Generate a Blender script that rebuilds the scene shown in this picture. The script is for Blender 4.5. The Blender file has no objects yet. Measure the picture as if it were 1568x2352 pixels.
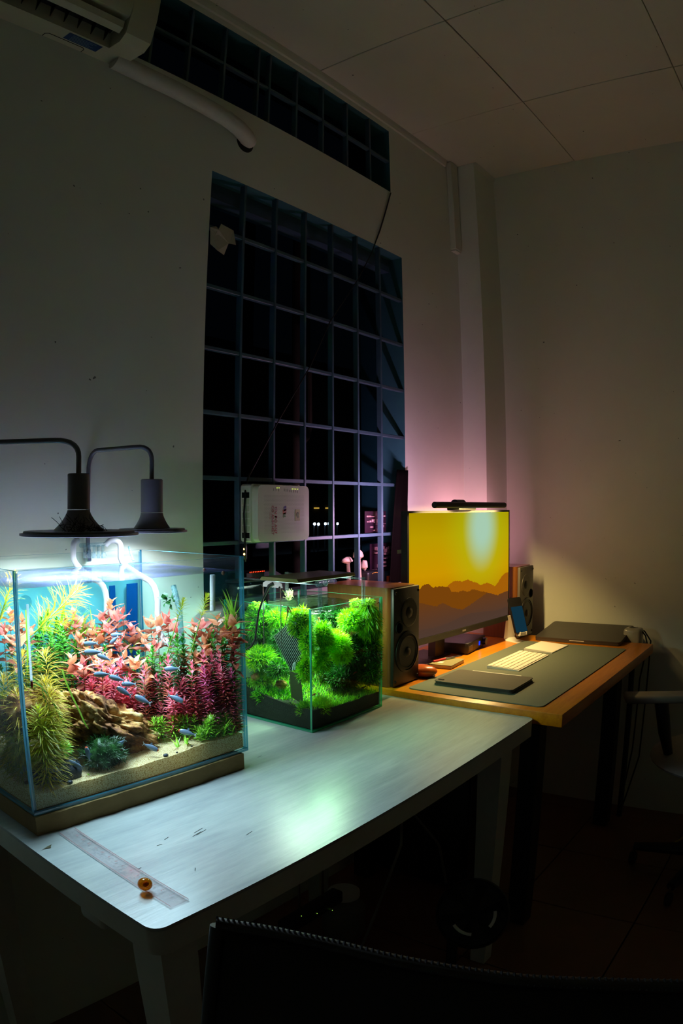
import bpy, bmesh, math, random
import numpy as np
from mathutils import Vector, Matrix, noise as mnoise

random.seed(7); rng = np.random.default_rng(7)
SC = bpy.context.scene
COL = SC.collection
rad = math.radians
PI = math.pi

# ------------------------------------------------------------------ camera (fisheye-like wide lens, measured from the room's own lines)
YAW, PITCH, ROLL = 0.91584, -0.00554, -0.00437
A1, A3, A5 = 0.60569, 0.00878, -0.00467        # angle from the axis for a radius in thousands of pixels
CZ = 1.288                                     # camera height
def cam_axes():
    cy, sy, cp, sp = math.cos(YAW), math.sin(YAW), math.cos(PITCH), math.sin(PITCH)
    f = Vector((sy*cp, cy*cp, sp)); r = Vector((cy, -sy, 0)); u = r.cross(f)
    cr, sr = math.cos(ROLL), math.sin(ROLL)
    return cr*r+sr*u, -sr*r+cr*u, f
CR, CU, CF = cam_axes()
cam = bpy.data.cameras.new('camera'); camo = bpy.data.objects.new('camera', cam); COL.objects.link(camo)
camo.matrix_world = Matrix((( CR.x, CU.x, -CF.x, 0), (CR.y, CU.y, -CF.y, 0), (CR.z, CU.z, -CF.z, CZ), (0, 0, 0, 1)))
cam.sensor_fit = 'VERTICAL'; cam.sensor_height = 36.0; cam.sensor_width = 24.0
cam.lens = 36.0*1600/2352; cam.clip_start = 0.02; cam.clip_end = 200
cam.type = 'PANO'
mm = 36.0/2352
q = np.linspace(0, 1.45, 60); th = A1*q+A3*q**3+A5*q**5; rmm = q*1000*mm
co = np.linalg.lstsq(np.stack([rmm, rmm**2, rmm**3, rmm**4], 1), th, rcond=None)[0]
for holder in (cam, getattr(cam, 'cycles', None)):
    if holder is None: continue
    try:
        holder.panorama_type = 'FISHEYE_LENS_POLYNOMIAL'
        holder.fisheye_fov = rad(140)
        holder.fisheye_polynomial_k0 = 0.0
        for i in range(4): setattr(holder, 'fisheye_polynomial_k%d' % (i+1), -float(co[i]))
    except Exception as e: pass
SC.camera = camo

# ------------------------------------------------------------------ world, exposure
W = bpy.data.worlds.new('night'); SC.world = W; W.use_nodes = True
W.node_tree.nodes['Background'].inputs[0].default_value = (0.02, 0.035, 0.06, 1)
W.node_tree.nodes['Background'].inputs[1].default_value = 0.02
SC.view_settings.view_transform = 'Standard'; SC.view_settings.look = 'None'
SC.view_settings.gamma = 1.0; SC.view_settings.exposure = 0.9
try: SC.view_settings.use_curve_mapping = False
except Exception: pass
cy = SC.cycles
cy.max_bounces = 8; cy.diffuse_bounces = 5; cy.glossy_bounces = 3; cy.transmission_bounces = 4
cy.transparent_max_bounces = 48; cy.caustics_reflective = True; cy.caustics_refractive = False
cy.sample_clamp_indirect = 3.0; cy.blur_glossy = 0.5; cy.sample_clamp_direct = 0.0

# light levels (watts)
LAMP_BIG, LAMP_SMALL, LAMP_BAR, MONITOR_BAR, BACKLIGHT = 5.0, 1.3, 2.6, 4.6, 1.3
SCREEN = 0.55; MONITOR_TILT = 20

# ------------------------------------------------------------------ room numbers
WY, FX, CEIL = 1.42, 2.905, 2.85              # window wall, far wall, ceiling
TT, DT = 0.740, 0.758                          # white table top, desk top

def pray(px, py):
    dx, dy = px-784, py-1176
    r = math.hypot(dx, dy)+1e-9; k = r/1000; t = A1*k+A3*k**3+A5*k**5; s = math.sin(t)/r
    return CR*(dx*s)+CU*(-dy*s)+CF*math.cos(t)
def atY(px, py, y): w = pray(px, py); k = y/w.y; return Vector((w.x*k, y, CZ+w.z*k))
def atX(px, py, x): w = pray(px, py); k = x/w.x; return Vector((x, w.y*k, CZ+w.z*k))
def atZ(px, py, z): w = pray(px, py); k = (z-CZ)/w.z; return Vector((w.x*k, w.y*k, z))

# ------------------------------------------------------------------ materials
def lin(c): return c/12.92 if c <= 0.04045 else ((c+0.055)/1.055)**2.4
def C(h):
    h = h.lstrip('#'); return tuple(lin(int(h[i:i+2], 16)/255) for i in (0, 2, 4))+(1.0,)
def newmat(name):
    m = bpy.data.materials.new(name); m.use_nodes = True; nt = m.node_tree; nt.nodes.clear()
    return m, nt, nt.nodes.new('ShaderNodeOutputMaterial')
def N(nt, t, **kw):
    n = nt.nodes.new(t)
    for k, v in kw.items():
        if k.startswith('i_'):
            key = k[2:].replace('_', ' '); n.inputs[key].default_value = v
        else: setattr(n, k, v)
    return n
def L(nt, a, b): nt.links.new(a, b)

def plain(name, col, rough=0.5, metal=0.0, var=0.12, scale=40, bump=0.0, bscale=None, spec=0.5, coat=0.0, stretch=None, emis=None, estr=0.0, rand=0.0):
    """principled with a mottled colour and fine relief"""
    m, nt, out = newmat(name)
    p = N(nt, 'ShaderNodeBsdfPrincipled'); p.inputs['Roughness'].default_value = rough; p.inputs['Metallic'].default_value = metal
    p.inputs['Specular IOR Level'].default_value = spec; p.inputs['Coat Weight'].default_value = coat
    tc = N(nt, 'ShaderNodeTexCoord'); mp = N(nt, 'ShaderNodeMapping')
    if stretch: mp.inputs['Scale'].default_value = stretch
    L(nt, tc.outputs['Object'], mp.inputs[0])
    no = N(nt, 'ShaderNodeTexNoise', i_Scale=scale, i_Detail=4.0, i_Roughness=0.6); L(nt, mp.outputs[0], no.inputs['Vector'])
    c = C(col) if isinstance(col, str) else col
    mx = N(nt, 'ShaderNodeMix', data_type='RGBA')
    mx.inputs['A'].default_value = tuple(max(0, v*(1-var)) for v in c[:3])+(1,); mx.inputs['B'].default_value = tuple(min(1, v*(1+var)) for v in c[:3])+(1,)
    L(nt, no.outputs['Fac'], mx.inputs['Factor'])
    src = mx.outputs['Result']
    if rand:
        oi = N(nt, 'ShaderNodeObjectInfo'); hs = N(nt, 'ShaderNodeHueSaturation')
        mr = N(nt, 'ShaderNodeMapRange'); mr.inputs['To Min'].default_value = 1-rand; mr.inputs['To Max'].default_value = 1+rand
        L(nt, oi.outputs['Random'], mr.inputs['Value']); L(nt, mr.outputs['Result'], hs.inputs['Value']); L(nt, src, hs.inputs['Color']); src = hs.outputs['Color']
    L(nt, src, p.inputs['Base Color'])
    if bump:
        b = N(nt, 'ShaderNodeBump', i_Strength=bump, i_Distance=0.002)
        n2 = N(nt, 'ShaderNodeTexNoise', i_Scale=bscale or scale*3, i_Detail=3.0); L(nt, mp.outputs[0], n2.inputs['Vector'])
        L(nt, n2.outputs['Fac'], b.inputs['Height']); L(nt, b.outputs['Normal'], p.inputs['Normal'])
    if emis: p.inputs['Emission Color'].default_value = C(emis); p.inputs['Emission Strength'].default_value = estr
    L(nt, p.outputs[0], out.inputs[0])
    return m

def wood(name, c1, c2, axis='X', scale=9, rough=0.4, coat=0.2, fine=60):
    m, nt, out = newmat(name)
    p = N(nt, 'ShaderNodeBsdfPrincipled'); p.inputs['Roughness'].default_value = rough; p.inputs['Coat Weight'].default_value = coat; p.inputs['Coat Roughness'].default_value = 0.25
    tc = N(nt, 'ShaderNodeTexCoord'); mp = N(nt, 'ShaderNodeMapping')
    s = {'X': (0.12, 1, 1), 'Y': (1, 0.12, 1), 'Z': (1, 1, 0.12)}[axis]; mp.inputs['Scale'].default_value = s
    L(nt, tc.outputs['Object'], mp.inputs[0])
    n1 = N(nt, 'ShaderNodeTexNoise', i_Scale=float(scale), i_Detail=6.0, i_Roughness=0.65, i_Distortion=0.6); L(nt, mp.outputs[0], n1.inputs['Vector'])
    n2 = N(nt, 'ShaderNodeTexNoise', i_Scale=float(fine), i_Detail=4.0, i_Roughness=0.7); L(nt, mp.outputs[0], n2.inputs['Vector'])
    ad = N(nt, 'ShaderNodeMath', operation='MULTIPLY_ADD'); ad.inputs[1].default_value = 0.55; L(nt, n2.outputs['Fac'], ad.inputs[0])
    m2 = N(nt, 'ShaderNodeMath', operation='MULTIPLY'); m2.inputs[1].default_value = 0.6; L(nt, n1.outputs['Fac'], m2.inputs[0]); L(nt, m2.outputs[0], ad.inputs[2])
    r = N(nt, 'ShaderNodeValToRGB'); r.color_ramp.elements[0].position = 0.35; r.color_ramp.elements[1].position = 0.75
    r.color_ramp.elements[0].color = C(c1); r.color_ramp.elements[1].color = C(c2); L(nt, ad.outputs[0], r.inputs[0]); L(nt, r.outputs[0], p.inputs['Base Color'])
    b = N(nt, 'ShaderNodeBump', i_Strength=0.25, i_Distance=0.001); L(nt, n2.outputs['Fac'], b.inputs['Height']); L(nt, b.outputs['Normal'], p.inputs['Normal'])
    L(nt, p.outputs[0], out.inputs[0]); return m

def leafmat(name, c1, c2, trans=0.45, scale=30, rand=0.25, rough=0.45):
    m, nt, out = newmat(name)
    tc = N(nt, 'ShaderNodeTexCoord'); no = N(nt, 'ShaderNodeTexNoise', i_Scale=float(scale), i_Detail=2.0); L(nt, tc.outputs['Object'], no.inputs['Vector'])
    r = N(nt, 'ShaderNodeValToRGB'); r.color_ramp.elements[0].position = 0.35; r.color_ramp.elements[1].position = 0.65
    r.color_ramp.elements[0].color = C(c1); r.color_ramp.elements[1].color = C(c2); L(nt, no.outputs['Fac'], r.inputs[0])
    oi = N(nt, 'ShaderNodeObjectInfo'); mr = N(nt, 'ShaderNodeMapRange'); mr.inputs['To Min'].default_value = 1-rand; mr.inputs['To Max'].default_value = 1+rand
    L(nt, oi.outputs['Random'], mr.inputs['Value'])
    hs = N(nt, 'ShaderNodeHueSaturation'); L(nt, mr.outputs['Result'], hs.inputs['Value']); L(nt, r.outputs[0], hs.inputs['Color'])
    d = N(nt, 'ShaderNodeBsdfDiffuse'); t = N(nt, 'ShaderNodeBsdfTranslucent'); mx = N(nt, 'ShaderNodeMixShader'); mx.inputs[0].default_value = trans
    L(nt, hs.outputs[0], d.inputs[0]); L(nt, hs.outputs[0], t.inputs[0]); L(nt, d.outputs[0], mx.inputs[1]); L(nt, t.outputs[0], mx.inputs[2])
    g = N(nt, 'ShaderNodeBsdfGlossy', i_Roughness=rough); m2 = N(nt, 'ShaderNodeMixShader'); m2.inputs[0].default_value = 0.05
    L(nt, mx.outputs[0], m2.inputs[1]); L(nt, g.outputs[0], m2.inputs[2]); L(nt, m2.outputs[0], out.inputs[0]); return m

def glass(name, tint, refl=0.5, rough=0.0, bump=0.0, bscale=30, ior=1.45, film=None, filmfac=0.0):
    """thin clear pane: see-through with fresnel reflection"""
    m, nt, out = newmat(name)
    t = N(nt, 'ShaderNodeBsdfTransparent'); t.inputs[0].default_value = C(tint) if isinstance(tint, str) else tint
    g = N(nt, 'ShaderNodeBsdfGlossy', i_Roughness=rough)
    fr = N(nt, 'ShaderNodeLayerWeight'); fr.inputs['Blend'].default_value = 0.5
    pw = N(nt, 'ShaderNodeMath', operation='POWER'); pw.inputs[1].default_value = 4.5; L(nt, fr.outputs['Facing'], pw.inputs[0])
    f0 = ((ior-1)/(ior+1))**2
    mu = N(nt, 'ShaderNodeMath', operation='MULTIPLY_ADD', use_clamp=True); mu.inputs[1].default_value = refl*(1-f0); mu.inputs[2].default_value = refl*f0
    L(nt, pw.outputs[0], mu.inputs[0])
    mx = N(nt, 'ShaderNodeMixShader'); L(nt, mu.outputs[0], mx.inputs[0]); L(nt, t.outputs[0], mx.inputs[1]); L(nt, g.outputs[0], mx.inputs[2])
    if bump:
        tc = N(nt, 'ShaderNodeTexCoord'); no = N(nt, 'ShaderNodeTexNoise', i_Scale=float(bscale), i_Detail=3.0); L(nt, tc.outputs['Object'], no.inputs['Vector'])
        b = N(nt, 'ShaderNodeBump', i_Strength=bump, i_Distance=0.004); L(nt, no.outputs['Fac'], b.inputs['Height'])
        L(nt, b.outputs['Normal'], g.inputs['Normal']); L(nt, b.outputs['Normal'], fr.inputs['Normal'])
    res = mx.outputs[0]
    if film:
        tc = N(nt, 'ShaderNodeTexCoord'); no = N(nt, 'ShaderNodeTexNoise', i_Scale=260.0, i_Detail=4.0, i_Roughness=0.8); L(nt, tc.outputs['Object'], no.inputs['Vector'])
        n2 = N(nt, 'ShaderNodeTexNoise', i_Scale=9.0, i_Detail=3.0); L(nt, tc.outputs['Object'], n2.inputs['Vector'])
        m0 = N(nt, 'ShaderNodeMath', operation='MULTIPLY'); L(nt, no.outputs['Fac'], m0.inputs[0]); L(nt, n2.outputs['Fac'], m0.inputs[1])
        mr = N(nt, 'ShaderNodeMapRange'); mr.inputs['From Min'].default_value = 0.18; mr.inputs['From Max'].default_value = 0.36; mr.inputs['To Max'].default_value = filmfac
        L(nt, m0.outputs[0], mr.inputs['Value'])
        d = N(nt, 'ShaderNodeBsdfDiffuse'); d.inputs[0].default_value = C(film); m3 = N(nt, 'ShaderNodeMixShader')
        L(nt, mr.outputs['Result'], m3.inputs[0]); L(nt, res, m3.inputs[1]); L(nt, d.outputs[0], m3.inputs[2]); res = m3.outputs[0]
    L(nt, res, out.inputs[0]); return m

def emit(name, col, strength):
    m, nt, out = newmat(name)
    e = N(nt, 'ShaderNodeEmission'); e.inputs[0].default_value = C(col) if isinstance(col, str) else col; e.inputs[1].default_value = strength
    L(nt, e.outputs[0], out.inputs[0]); return m

def wallpaint(name, col, bump=0.35, scale=3.0, var=0.10):
    m, nt, out = newmat(name)
    p = N(nt, 'ShaderNodeBsdfPrincipled'); p.inputs['Roughness'].default_value = 0.75; p.inputs['Specular IOR Level'].default_value = 0.25
    tc = N(nt, 'ShaderNodeTexCoord')
    n1 = N(nt, 'ShaderNodeTexNoise', i_Scale=scale, i_Detail=6.0, i_Roughness=0.6); L(nt, tc.outputs['Object'], n1.inputs['Vector'])
    n2 = N(nt, 'ShaderNodeTexNoise', i_Scale=130.0, i_Detail=3.0); L(nt, tc.outputs['Object'], n2.inputs['Vector'])
    mx = N(nt, 'ShaderNodeMix', data_type='RGBA'); c = C(col)
    mx.inputs['A'].default_value = tuple(v*(1-var) for v in c[:3])+(1,); mx.inputs['B'].default_value = tuple(min(1, v*(1+var)) for v in c[:3])+(1,)
    L(nt, n1.outputs['Fac'], mx.inputs['Factor'])
    # fly specks and scuffs
    n3 = N(nt, 'ShaderNodeTexNoise', i_Scale=70.0, i_Detail=1.0); L(nt, tc.outputs['Object'], n3.inputs['Vector'])
    gt = N(nt, 'ShaderNodeMapRange'); gt.inputs['From Min'].default_value = 0.80; gt.inputs['From Max'].default_value = 0.82; L(nt, n3.outputs['Fac'], gt.inputs['Value'])
    m2 = N(nt, 'ShaderNodeMix', data_type='RGBA'); m2.inputs['B'].default_value = tuple(v*0.25 for v in c[:3])+(1,)
    L(nt, gt.outputs['Result'], m2.inputs['Factor']); L(nt, mx.outputs['Result'], m2.inputs['A']); L(nt, m2.outputs['Result'], p.inputs['Base Color'])
    b = N(nt, 'ShaderNodeBump', i_Strength=bump, i_Distance=0.0015)
    n4 = N(nt, 'ShaderNodeTexNoise', i_Scale=45.0, i_Detail=5.0); L(nt, tc.outputs['Object'], n4.inputs['Vector'])
    L(nt, n4.outputs['Fac'], b.inputs['Height']); L(nt, b.outputs['Normal'], p.inputs['Normal'])
    L(nt, p.outputs[0], out.inputs[0]); return m

M = {}
M['wall'] = wallpaint('wall paint', '#e0e6da'); M['wall2'] = wallpaint('far wall paint', '#dde0d2')
M['ceiling'] = wallpaint('ceiling panel', '#dedcce', bump=0.1); M['gap'] = plain('joint shadow gap', '#17160f', 0.9)
M['trim'] = wallpaint('cornice paint', '#d4d8ca'); M['floor'] = plain('brown tile floor', '#7a5640', 0.45, var=0.2, scale=8)
M['bar'] = plain('teal painted steel', '#3c5868', 0.5, var=0.2, scale=25, bump=0.2)
M['reveal'] = plain('teal painted reveal', '#2f6670', 0.7, var=0.2, scale=8)
M['sill'] = plain('pale painted sill', '#9f9890', 0.6)
M['nightwall'] = plain('dark outside wall', '#2a2d33', 0.9); M['rust'] = plain('rusty pipe', '#5a4030', 0.8, var=0.3)
M['acwhite'] = plain('yellowed white plastic', '#c4c2a8', 0.45, var=0.05, scale=6); M['acdark'] = plain('dark vent', '#14160f', 0.7)
M['aclabel'] = plain('blue label', '#123a6e', 0.4); M['pipewrap'] = plain('white pipe wrap', '#cdcbc0', 0.6, bump=0.3, bscale=60)
M['white'] = plain('white plastic', '#d8d8d2', 0.4, var=0.03); M['offwhite'] = plain('warm white plastic', '#e2e5d4', 0.45, var=0.04)
M['black'] = plain('black plastic', '#101012', 0.45); M['blackmat'] = plain('matt black', '#08080a', 0.8); M['darkgrey'] = plain('dark grey metal', '#2b2b2f', 0.35, metal=0.6)
M['charcoal'] = plain('charcoal fabric', '#2c2b2c', 0.9, bump=0.3, bscale=400)
M['lampmetal'] = plain('anodised grey lamp', '#66666c', 0.42, metal=0.35, var=0.05); M['steel'] = plain('steel rod', '#b8bcc4', 0.2, metal=1.0)
M['foam'] = plain('brown foam', '#7d6338', 0.9, var=0.15, scale=25, bump=0.5, bscale=80)
M['pvc'] = plain('white pvc', '#c2c6cc', 0.3, var=0.02)
M['edge'] = plain('teal glass edge', '#3f9fc0', 0.25, var=0.1, spec=0.8, coat=0.4); M['silicone'] = plain('dark silicone seam', '#2d6a80', 0.35)
M['edge2'] = plain('green glass edge', '#1fae7c', 0.25, var=0.1, spec=0.8, coat=0.4)
def edgeglass(name, tint, body, mixf):
    m, nt, out = newmat(name); t = N(nt, 'ShaderNodeBsdfTransparent'); t.inputs[0].default_value = C(tint)
    d = N(nt, 'ShaderNodeBsdfDiffuse'); d.inputs[0].default_value = C(body); tl = N(nt, 'ShaderNodeBsdfTranslucent'); tl.inputs[0].default_value = C(body); g = N(nt, 'ShaderNodeBsdfGlossy', i_Roughness=0.15)
    m1 = N(nt, 'ShaderNodeMixShader'); m1.inputs[0].default_value = .5; L(nt, d.outputs[0], m1.inputs[1]); L(nt, tl.outputs[0], m1.inputs[2])
    m2 = N(nt, 'ShaderNodeMixShader'); m2.inputs[0].default_value = mixf; L(nt, t.outputs[0], m2.inputs[1]); L(nt, m1.outputs[0], m2.inputs[2])
    m3 = N(nt, 'ShaderNodeMixShader'); m3.inputs[0].default_value = .10; L(nt, m2.outputs[0], m3.inputs[1]); L(nt, g.outputs[0], m3.inputs[2]); L(nt, m3.outputs[0], out.inputs[0]); return m
M['edge'] = edgeglass('teal cut glass edge', '#6fb4cc', '#4fa6c4', .55); M['edge2'] = edgeglass('green cut glass edge', '#74d8b0', '#2fc890', .6); M['silicone'] = edgeglass('clear silicone seam', '#9cc4d0', '#7fb0c0', .5)
M['glass'] = glass('aquarium glass', '#fcfefe', 0.3); M['glass2'] = glass('nano tank glass', '#f6fdfa', 0.25)
M['water_top'] = glass('water surface', '#dcecf4', 1.0, rough=0.06, bump=0.25, bscale=24, ior=1.33, film='#6c72b4', filmfac=0.22)
M['water_side'] = glass('clear water', '#e9f7f6', 0.0)
M['water_back'] = glass('deep teal water', '#9ccfd8', 0.0)
M['water2_top'] = glass('rippled water surface', '#d6f0dc', 1.0, rough=0.02, bump=0.7, bscale=40, ior=1.33)
M['water2_side'] = glass('clear green water', '#f0faec', 0.0)
M['acrylic'] = glass('clear acrylic', '#dfeef2', 0.9, rough=0.1, film='#e8f2fa', filmfac=0.2)
M['tubeclear'] = glass('clear tube', '#b9d8dc', 0.8, rough=0.05, film='#bfe0e6', filmfac=0.35)
M['hob'] = glass('smoky clear plastic', '#8fb2bd', 0.9, rough=0.08)
M['table'] = wood('white stained wood', '#83888a', '#a5a8a5', 'X', scale=16, rough=0.28, coat=0.0, fine=90)
M['tableside'] = plain('white table paint', '#b5b7ac', 0.5)
M['desk'] = wood('honey bamboo desk', '#ac5c00', '#da8a0a', 'X', scale=10, rough=0.35, coat=0.3, fine=70)
M['mat'] = plain('grey green desk mat', '#596154', 0.7, var=0.06, scale=120, bump=0.2, bscale=500)
M['speakerwood'] = wood('walnut veneer', '#4e2a0e', '#7a4a1c', 'Z', scale=12, rough=0.3, coat=0.4)
M['baffle'] = plain('black baffle', '#191815', 0.45); M['baffle2'] = plain('grey baffle', '#4a463c', 0.5); M['cone'] = plain('black cone', '#151517', 0.55)
M['alu'] = plain('white aluminium', '#d9d6cc', 0.35, var=0.02); M['key'] = plain('white key', '#e4dfd2', 0.45, var=0.02); M['spacegrey'] = plain('space grey aluminium', '#4a4742', 0.4, metal=0.5)
M['folio'] = plain('dark grey folio', '#45423c', 0.75, bump=0.2, bscale=300); M['notebook'] = plain('olive notebook', '#7d7a52', 0.6)
M['redmouse'] = plain('orange brown lacquer', '#b5561e', 0.25, coat=0.5); M['cable'] = plain('black cable', '#0a0a0b', 0.5); M['redcable'] = plain('red cable', '#8a2418', 0.5)
M['paper'] = plain('torn paper', '#b9b7a4', 0.8); M['cloth'] = plain('dark curtain cloth', '#080505', 0.95, spec=0.05, bump=0.4, bscale=60)
M['pcb'] = plain('circuit board', '#2a1626', 0.4, var=0.3, scale=60); M['chip'] = plain('board parts', '#a9838a', 0.35, metal=0.4, var=0.3)
M['shell'] = plain('pale mushroom coral', '#b9a294', 0.7, bump=0.3); M['orange'] = plain('orange cap', '#c05a14', 0.5)
M['ruler'] = glass('clear plastic ruler', '#f8f5f6', 0.6, film='#f0eaec', filmfac=0.15); M['rulermark'] = plain('red ruler print', '#8a4a48', 0.6)
M['amber'] = glass('amber glass', '#d89a28', 1.0, rough=.02, film='#c8871c', filmfac=.55); M['amberdot'] = plain('red swirl', '#b03a1c', 0.3)
M['leaflitter'] = plain('dry leaf', '#4a4220', 0.8); M['twig'] = plain('dried moss', '#0b0b0a', 0.9)

# ------------------------------------------------------------------ mesh builder
class B:
    def __init__(s, o=(0, 0, 0)):
        s.v = []; s.f = []; s.m = []; s.o = Vector(o)
    def add(s, vs, fs, mi=0):
        k = len(s.v); s.v += [tuple(v) for v in vs]; s.f += [tuple(i+k for i in f) for f in fs]; s.m += [mi]*len(fs)
        return s
    def box(s, lo, hi, mi=0):
        x0, y0, z0 = lo; x1, y1, z1 = hi
        return s.add([(x0,y0,z0),(x1,y0,z0),(x1,y1,z0),(x0,y1,z0),(x0,y0,z1),(x1,y0,z1),(x1,y1,z1),(x0,y1,z1)],
                     [(0,3,2,1),(4,5,6,7),(0,1,5,4),(1,2,6,5),(2,3,7,6),(3,0,4,7)], mi)
    def rbox(s, lo, hi, r=0.004, seg=2, mi=0, axis=None, mat=None):
        """box with rounded edges; axis 'Z' rounds only the upright edges (etc.)"""
        bm = bmesh.new(); bmesh.ops.create_cube(bm, size=1.0)
        c = [(a+b)/2 for a, b in zip(lo, hi)]; d = [b-a for a, b in zip(lo, hi)]
        for v in bm.verts: v.co = Vector((v.co.x*d[0], v.co.y*d[1], v.co.z*d[2]))
        es = bm.edges[:]
        if axis:
            k = 'XYZ'.index(axis); es = [e for e in es if abs((e.verts[0].co-e.verts[1].co)[k]) > 1e-6]
        bmesh.ops.bevel(bm, geom=es, offset=r, segments=seg, affect='EDGES', profile=0.5)
        bm.verts.index_update()
        vs = [(mat @ v.co if mat else v.co)+Vector(c) for v in bm.verts]; fs = [[v.index for v in f.verts] for f in bm.faces]
        bm.free(); return s.add(vs, fs, mi)
    def prism(s, poly, lo, hi, axis='X', mi=0):
        """poly in the plane across axis; X: (y,z)  Y: (x,z)  Z: (x,y)"""
        def P(a, b, t): return {'X': (t, a, b), 'Y': (a, t, b), 'Z': (a, b, t)}[axis]
        n = len(poly); vs = [P(a, b, lo) for a, b in poly]+[P(a, b, hi) for a, b in poly]
        fs = [tuple(range(n-1, -1, -1)), tuple(range(n, 2*n))]+[(i, (i+1) % n, n+(i+1) % n, n+i) for i in range(n)]
        return s.add(vs, fs, mi)
    def tube(s, pts, r, n=8, mi=0, cap=True):
        pts = [Vector(p) for p in pts]; k = len(pts); rs = r if isinstance(r, (list, tuple)) else [r]*k
        t0 = (pts[1]-pts[0]).normalized(); a = Vector((0, 0, 1)) if abs(t0.z) < 0.9 else Vector((1, 0, 0)); u = t0.cross(a).normalized()
        vs = []
        for i, p in enumerate(pts):
            t = (pts[min(i+1, k-1)]-pts[max(i-1, 0)]).normalized(); u = (u-t*u.dot(t)).normalized(); w = t.cross(u)
            for j in range(n):
                an = 2*PI*j/n; vs.append(p+(u*math.cos(an)+w*math.sin(an))*rs[i])
        fs = [(i*n+j, i*n+(j+1) % n, (i+1)*n+(j+1) % n, (i+1)*n+j) for i in range(k-1) for j in range(n)]
        if cap: fs += [tuple(range(n-1, -1, -1)), tuple((k-1)*n+j for j in range(n))]
        return s.add(vs, fs, mi)
    def cyl(s, p0, p1, r0, r1=None, n=16, mi=0): return s.tube([p0, p1], [r0, r0 if r1 is None else r1], n, mi)
    def lathe(s, prof, c=(0, 0, 0), n=32, mi=0, M3=None):
        vs = []
        for r, z in prof:
            for j in range(n):
                a = 2*PI*j/n; p = Vector((r*math.cos(a), r*math.sin(a), z)); p = M3 @ p if M3 else p; vs.append(p+Vector(c))
        k = len(prof)
        fs = [(i*n+j, i*n+(j+1) % n, (i+1)*n+(j+1) % n, (i+1)*n+j) for i in range(k-1) for j in range(n)]
        if prof[0][0] > 1e-6: fs.append(tuple(range(n-1, -1, -1)))
        if prof[-1][0] > 1e-6: fs.append(tuple((k-1)*n+j for j in range(n)))
        return s.add(vs, fs, mi)
    def ball(s, c, r, nu=14, nv=9, mi=0, M3=None, fn=None):
        r = r if isinstance(r, (tuple, list)) else (r, r, r); vs = []
        for i in range(nv+1):
            t = PI*i/nv
            for j in range(nu):
                a = 2*PI*j/nu; d = Vector((math.sin(t)*math.cos(a), math.sin(t)*math.sin(a), math.cos(t)))
                k = fn(d) if fn else 1.0; p = Vector((d.x*r[0]*k, d.y*r[1]*k, d.z*r[2]*k)); p = M3 @ p if M3 else p; vs.append(p+Vector(c))
        fs = [(i*nu+j, (i+1)*nu+j, (i+1)*nu+(j+1) % nu, i*nu+(j+1) % nu) for i in range(nv) for j in range(nu)]
        return s.add(vs, fs, mi)
    def quad(s, a, b, c, d, mi=0): return s.add([a, b, c, d], [(0, 1, 2, 3)], mi)
    def mesh(s, name, mats, smooth=True, angle=38, merge=True):
        me = bpy.data.meshes.new(name); o = s.o
        me.from_pydata([(x-o.x, y-o.y, z-o.z) for x, y, z in s.v], [], s.f)
        for m in (mats if isinstance(mats, (list, tuple)) else [mats]): me.materials.append(m)
        if len(set(s.m)) > 1: me.polygons.foreach_set('material_index', s.m)
        if merge and len(s.v) < 20000:
            bm = bmesh.new(); bm.from_mesh(me); bmesh.ops.remove_doubles(bm, verts=bm.verts, dist=1e-6); bmesh.ops.recalc_face_normals(bm, faces=bm.faces); bm.to_mesh(me); bm.free()
        if smooth:
            me.shade_smooth()
            try: me.set_sharp_from_angle(angle=rad(angle))
            except Exception: pass
        me.update(); return me
    def build(s, name, mats, parent=None, **kw):
        me = s.mesh(name, mats, **kw); ob = bpy.data.objects.new(name, me); COL.objects.link(ob)
        if parent: ob.parent = parent
        else: ob.location = s.o
        return ob

def tag(o, label=None, cat=None, group=None, kind=None):
    if label: o['label'] = label
    if cat: o['category'] = cat
    if group: o['group'] = group
    if kind: o['kind'] = kind
    return o
def thing(name, label, cat, loc, group=None, rotz=0):
    o = bpy.data.objects.new(name, None); COL.objects.link(o); o.location = loc; o.rotation_euler = (0, 0, rotz); o.empty_display_size = 0.05
    return tag(o, label, cat, group)
def inst(name, me, parent=None, loc=None, rot=None, scale=None):
    o = bpy.data.objects.new(name, me); COL.objects.link(o)
    if parent: o.parent = parent
    if loc is not None: o.location = loc
    if rot is not None: o.rotation_euler = rot
    if scale is not None: o.scale = (scale,)*3 if isinstance(scale, (int, float)) else scale
    return o
def copy_tree(o, parent=None):
    c = o.copy(); COL.objects.link(c)
    if parent: c.parent = parent
    for ch in list(o.children): copy_tree(ch, c)
    return c
def text(name, body, size, M4, mat, parent, extrude=0.0002, spacing=1.0, align='CENTER'):
    cu = bpy.data.curves.new(name, 'FONT'); cu.body = body; cu.size = size; cu.extrude = extrude; cu.align_x = align; cu.align_y = 'CENTER'; cu.space_character = spacing
    cu.resolution_u = 2
    t = bpy.data.objects.new(name, cu); COL.objects.link(t)
    dg = bpy.context.evaluated_depsgraph_get(); dg.update(); me = bpy.data.meshes.new_from_object(t.evaluated_get(dg)); bpy.data.objects.remove(t)
    me.transform(M4); me.materials.clear(); me.materials.append(mat)
    o = bpy.data.objects.new(name, me); COL.objects.link(o); o.parent = parent; return o

# ================================================================== THE ROOM
XL, YB = -1.3, -2.2
T = 0.20                                           # wall thickness
def struct(b, name, mats, parent=None, **kw):
    o = b.build(name, mats, parent, **kw)
    if not parent: o['kind'] = 'structure'
    return o
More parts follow.
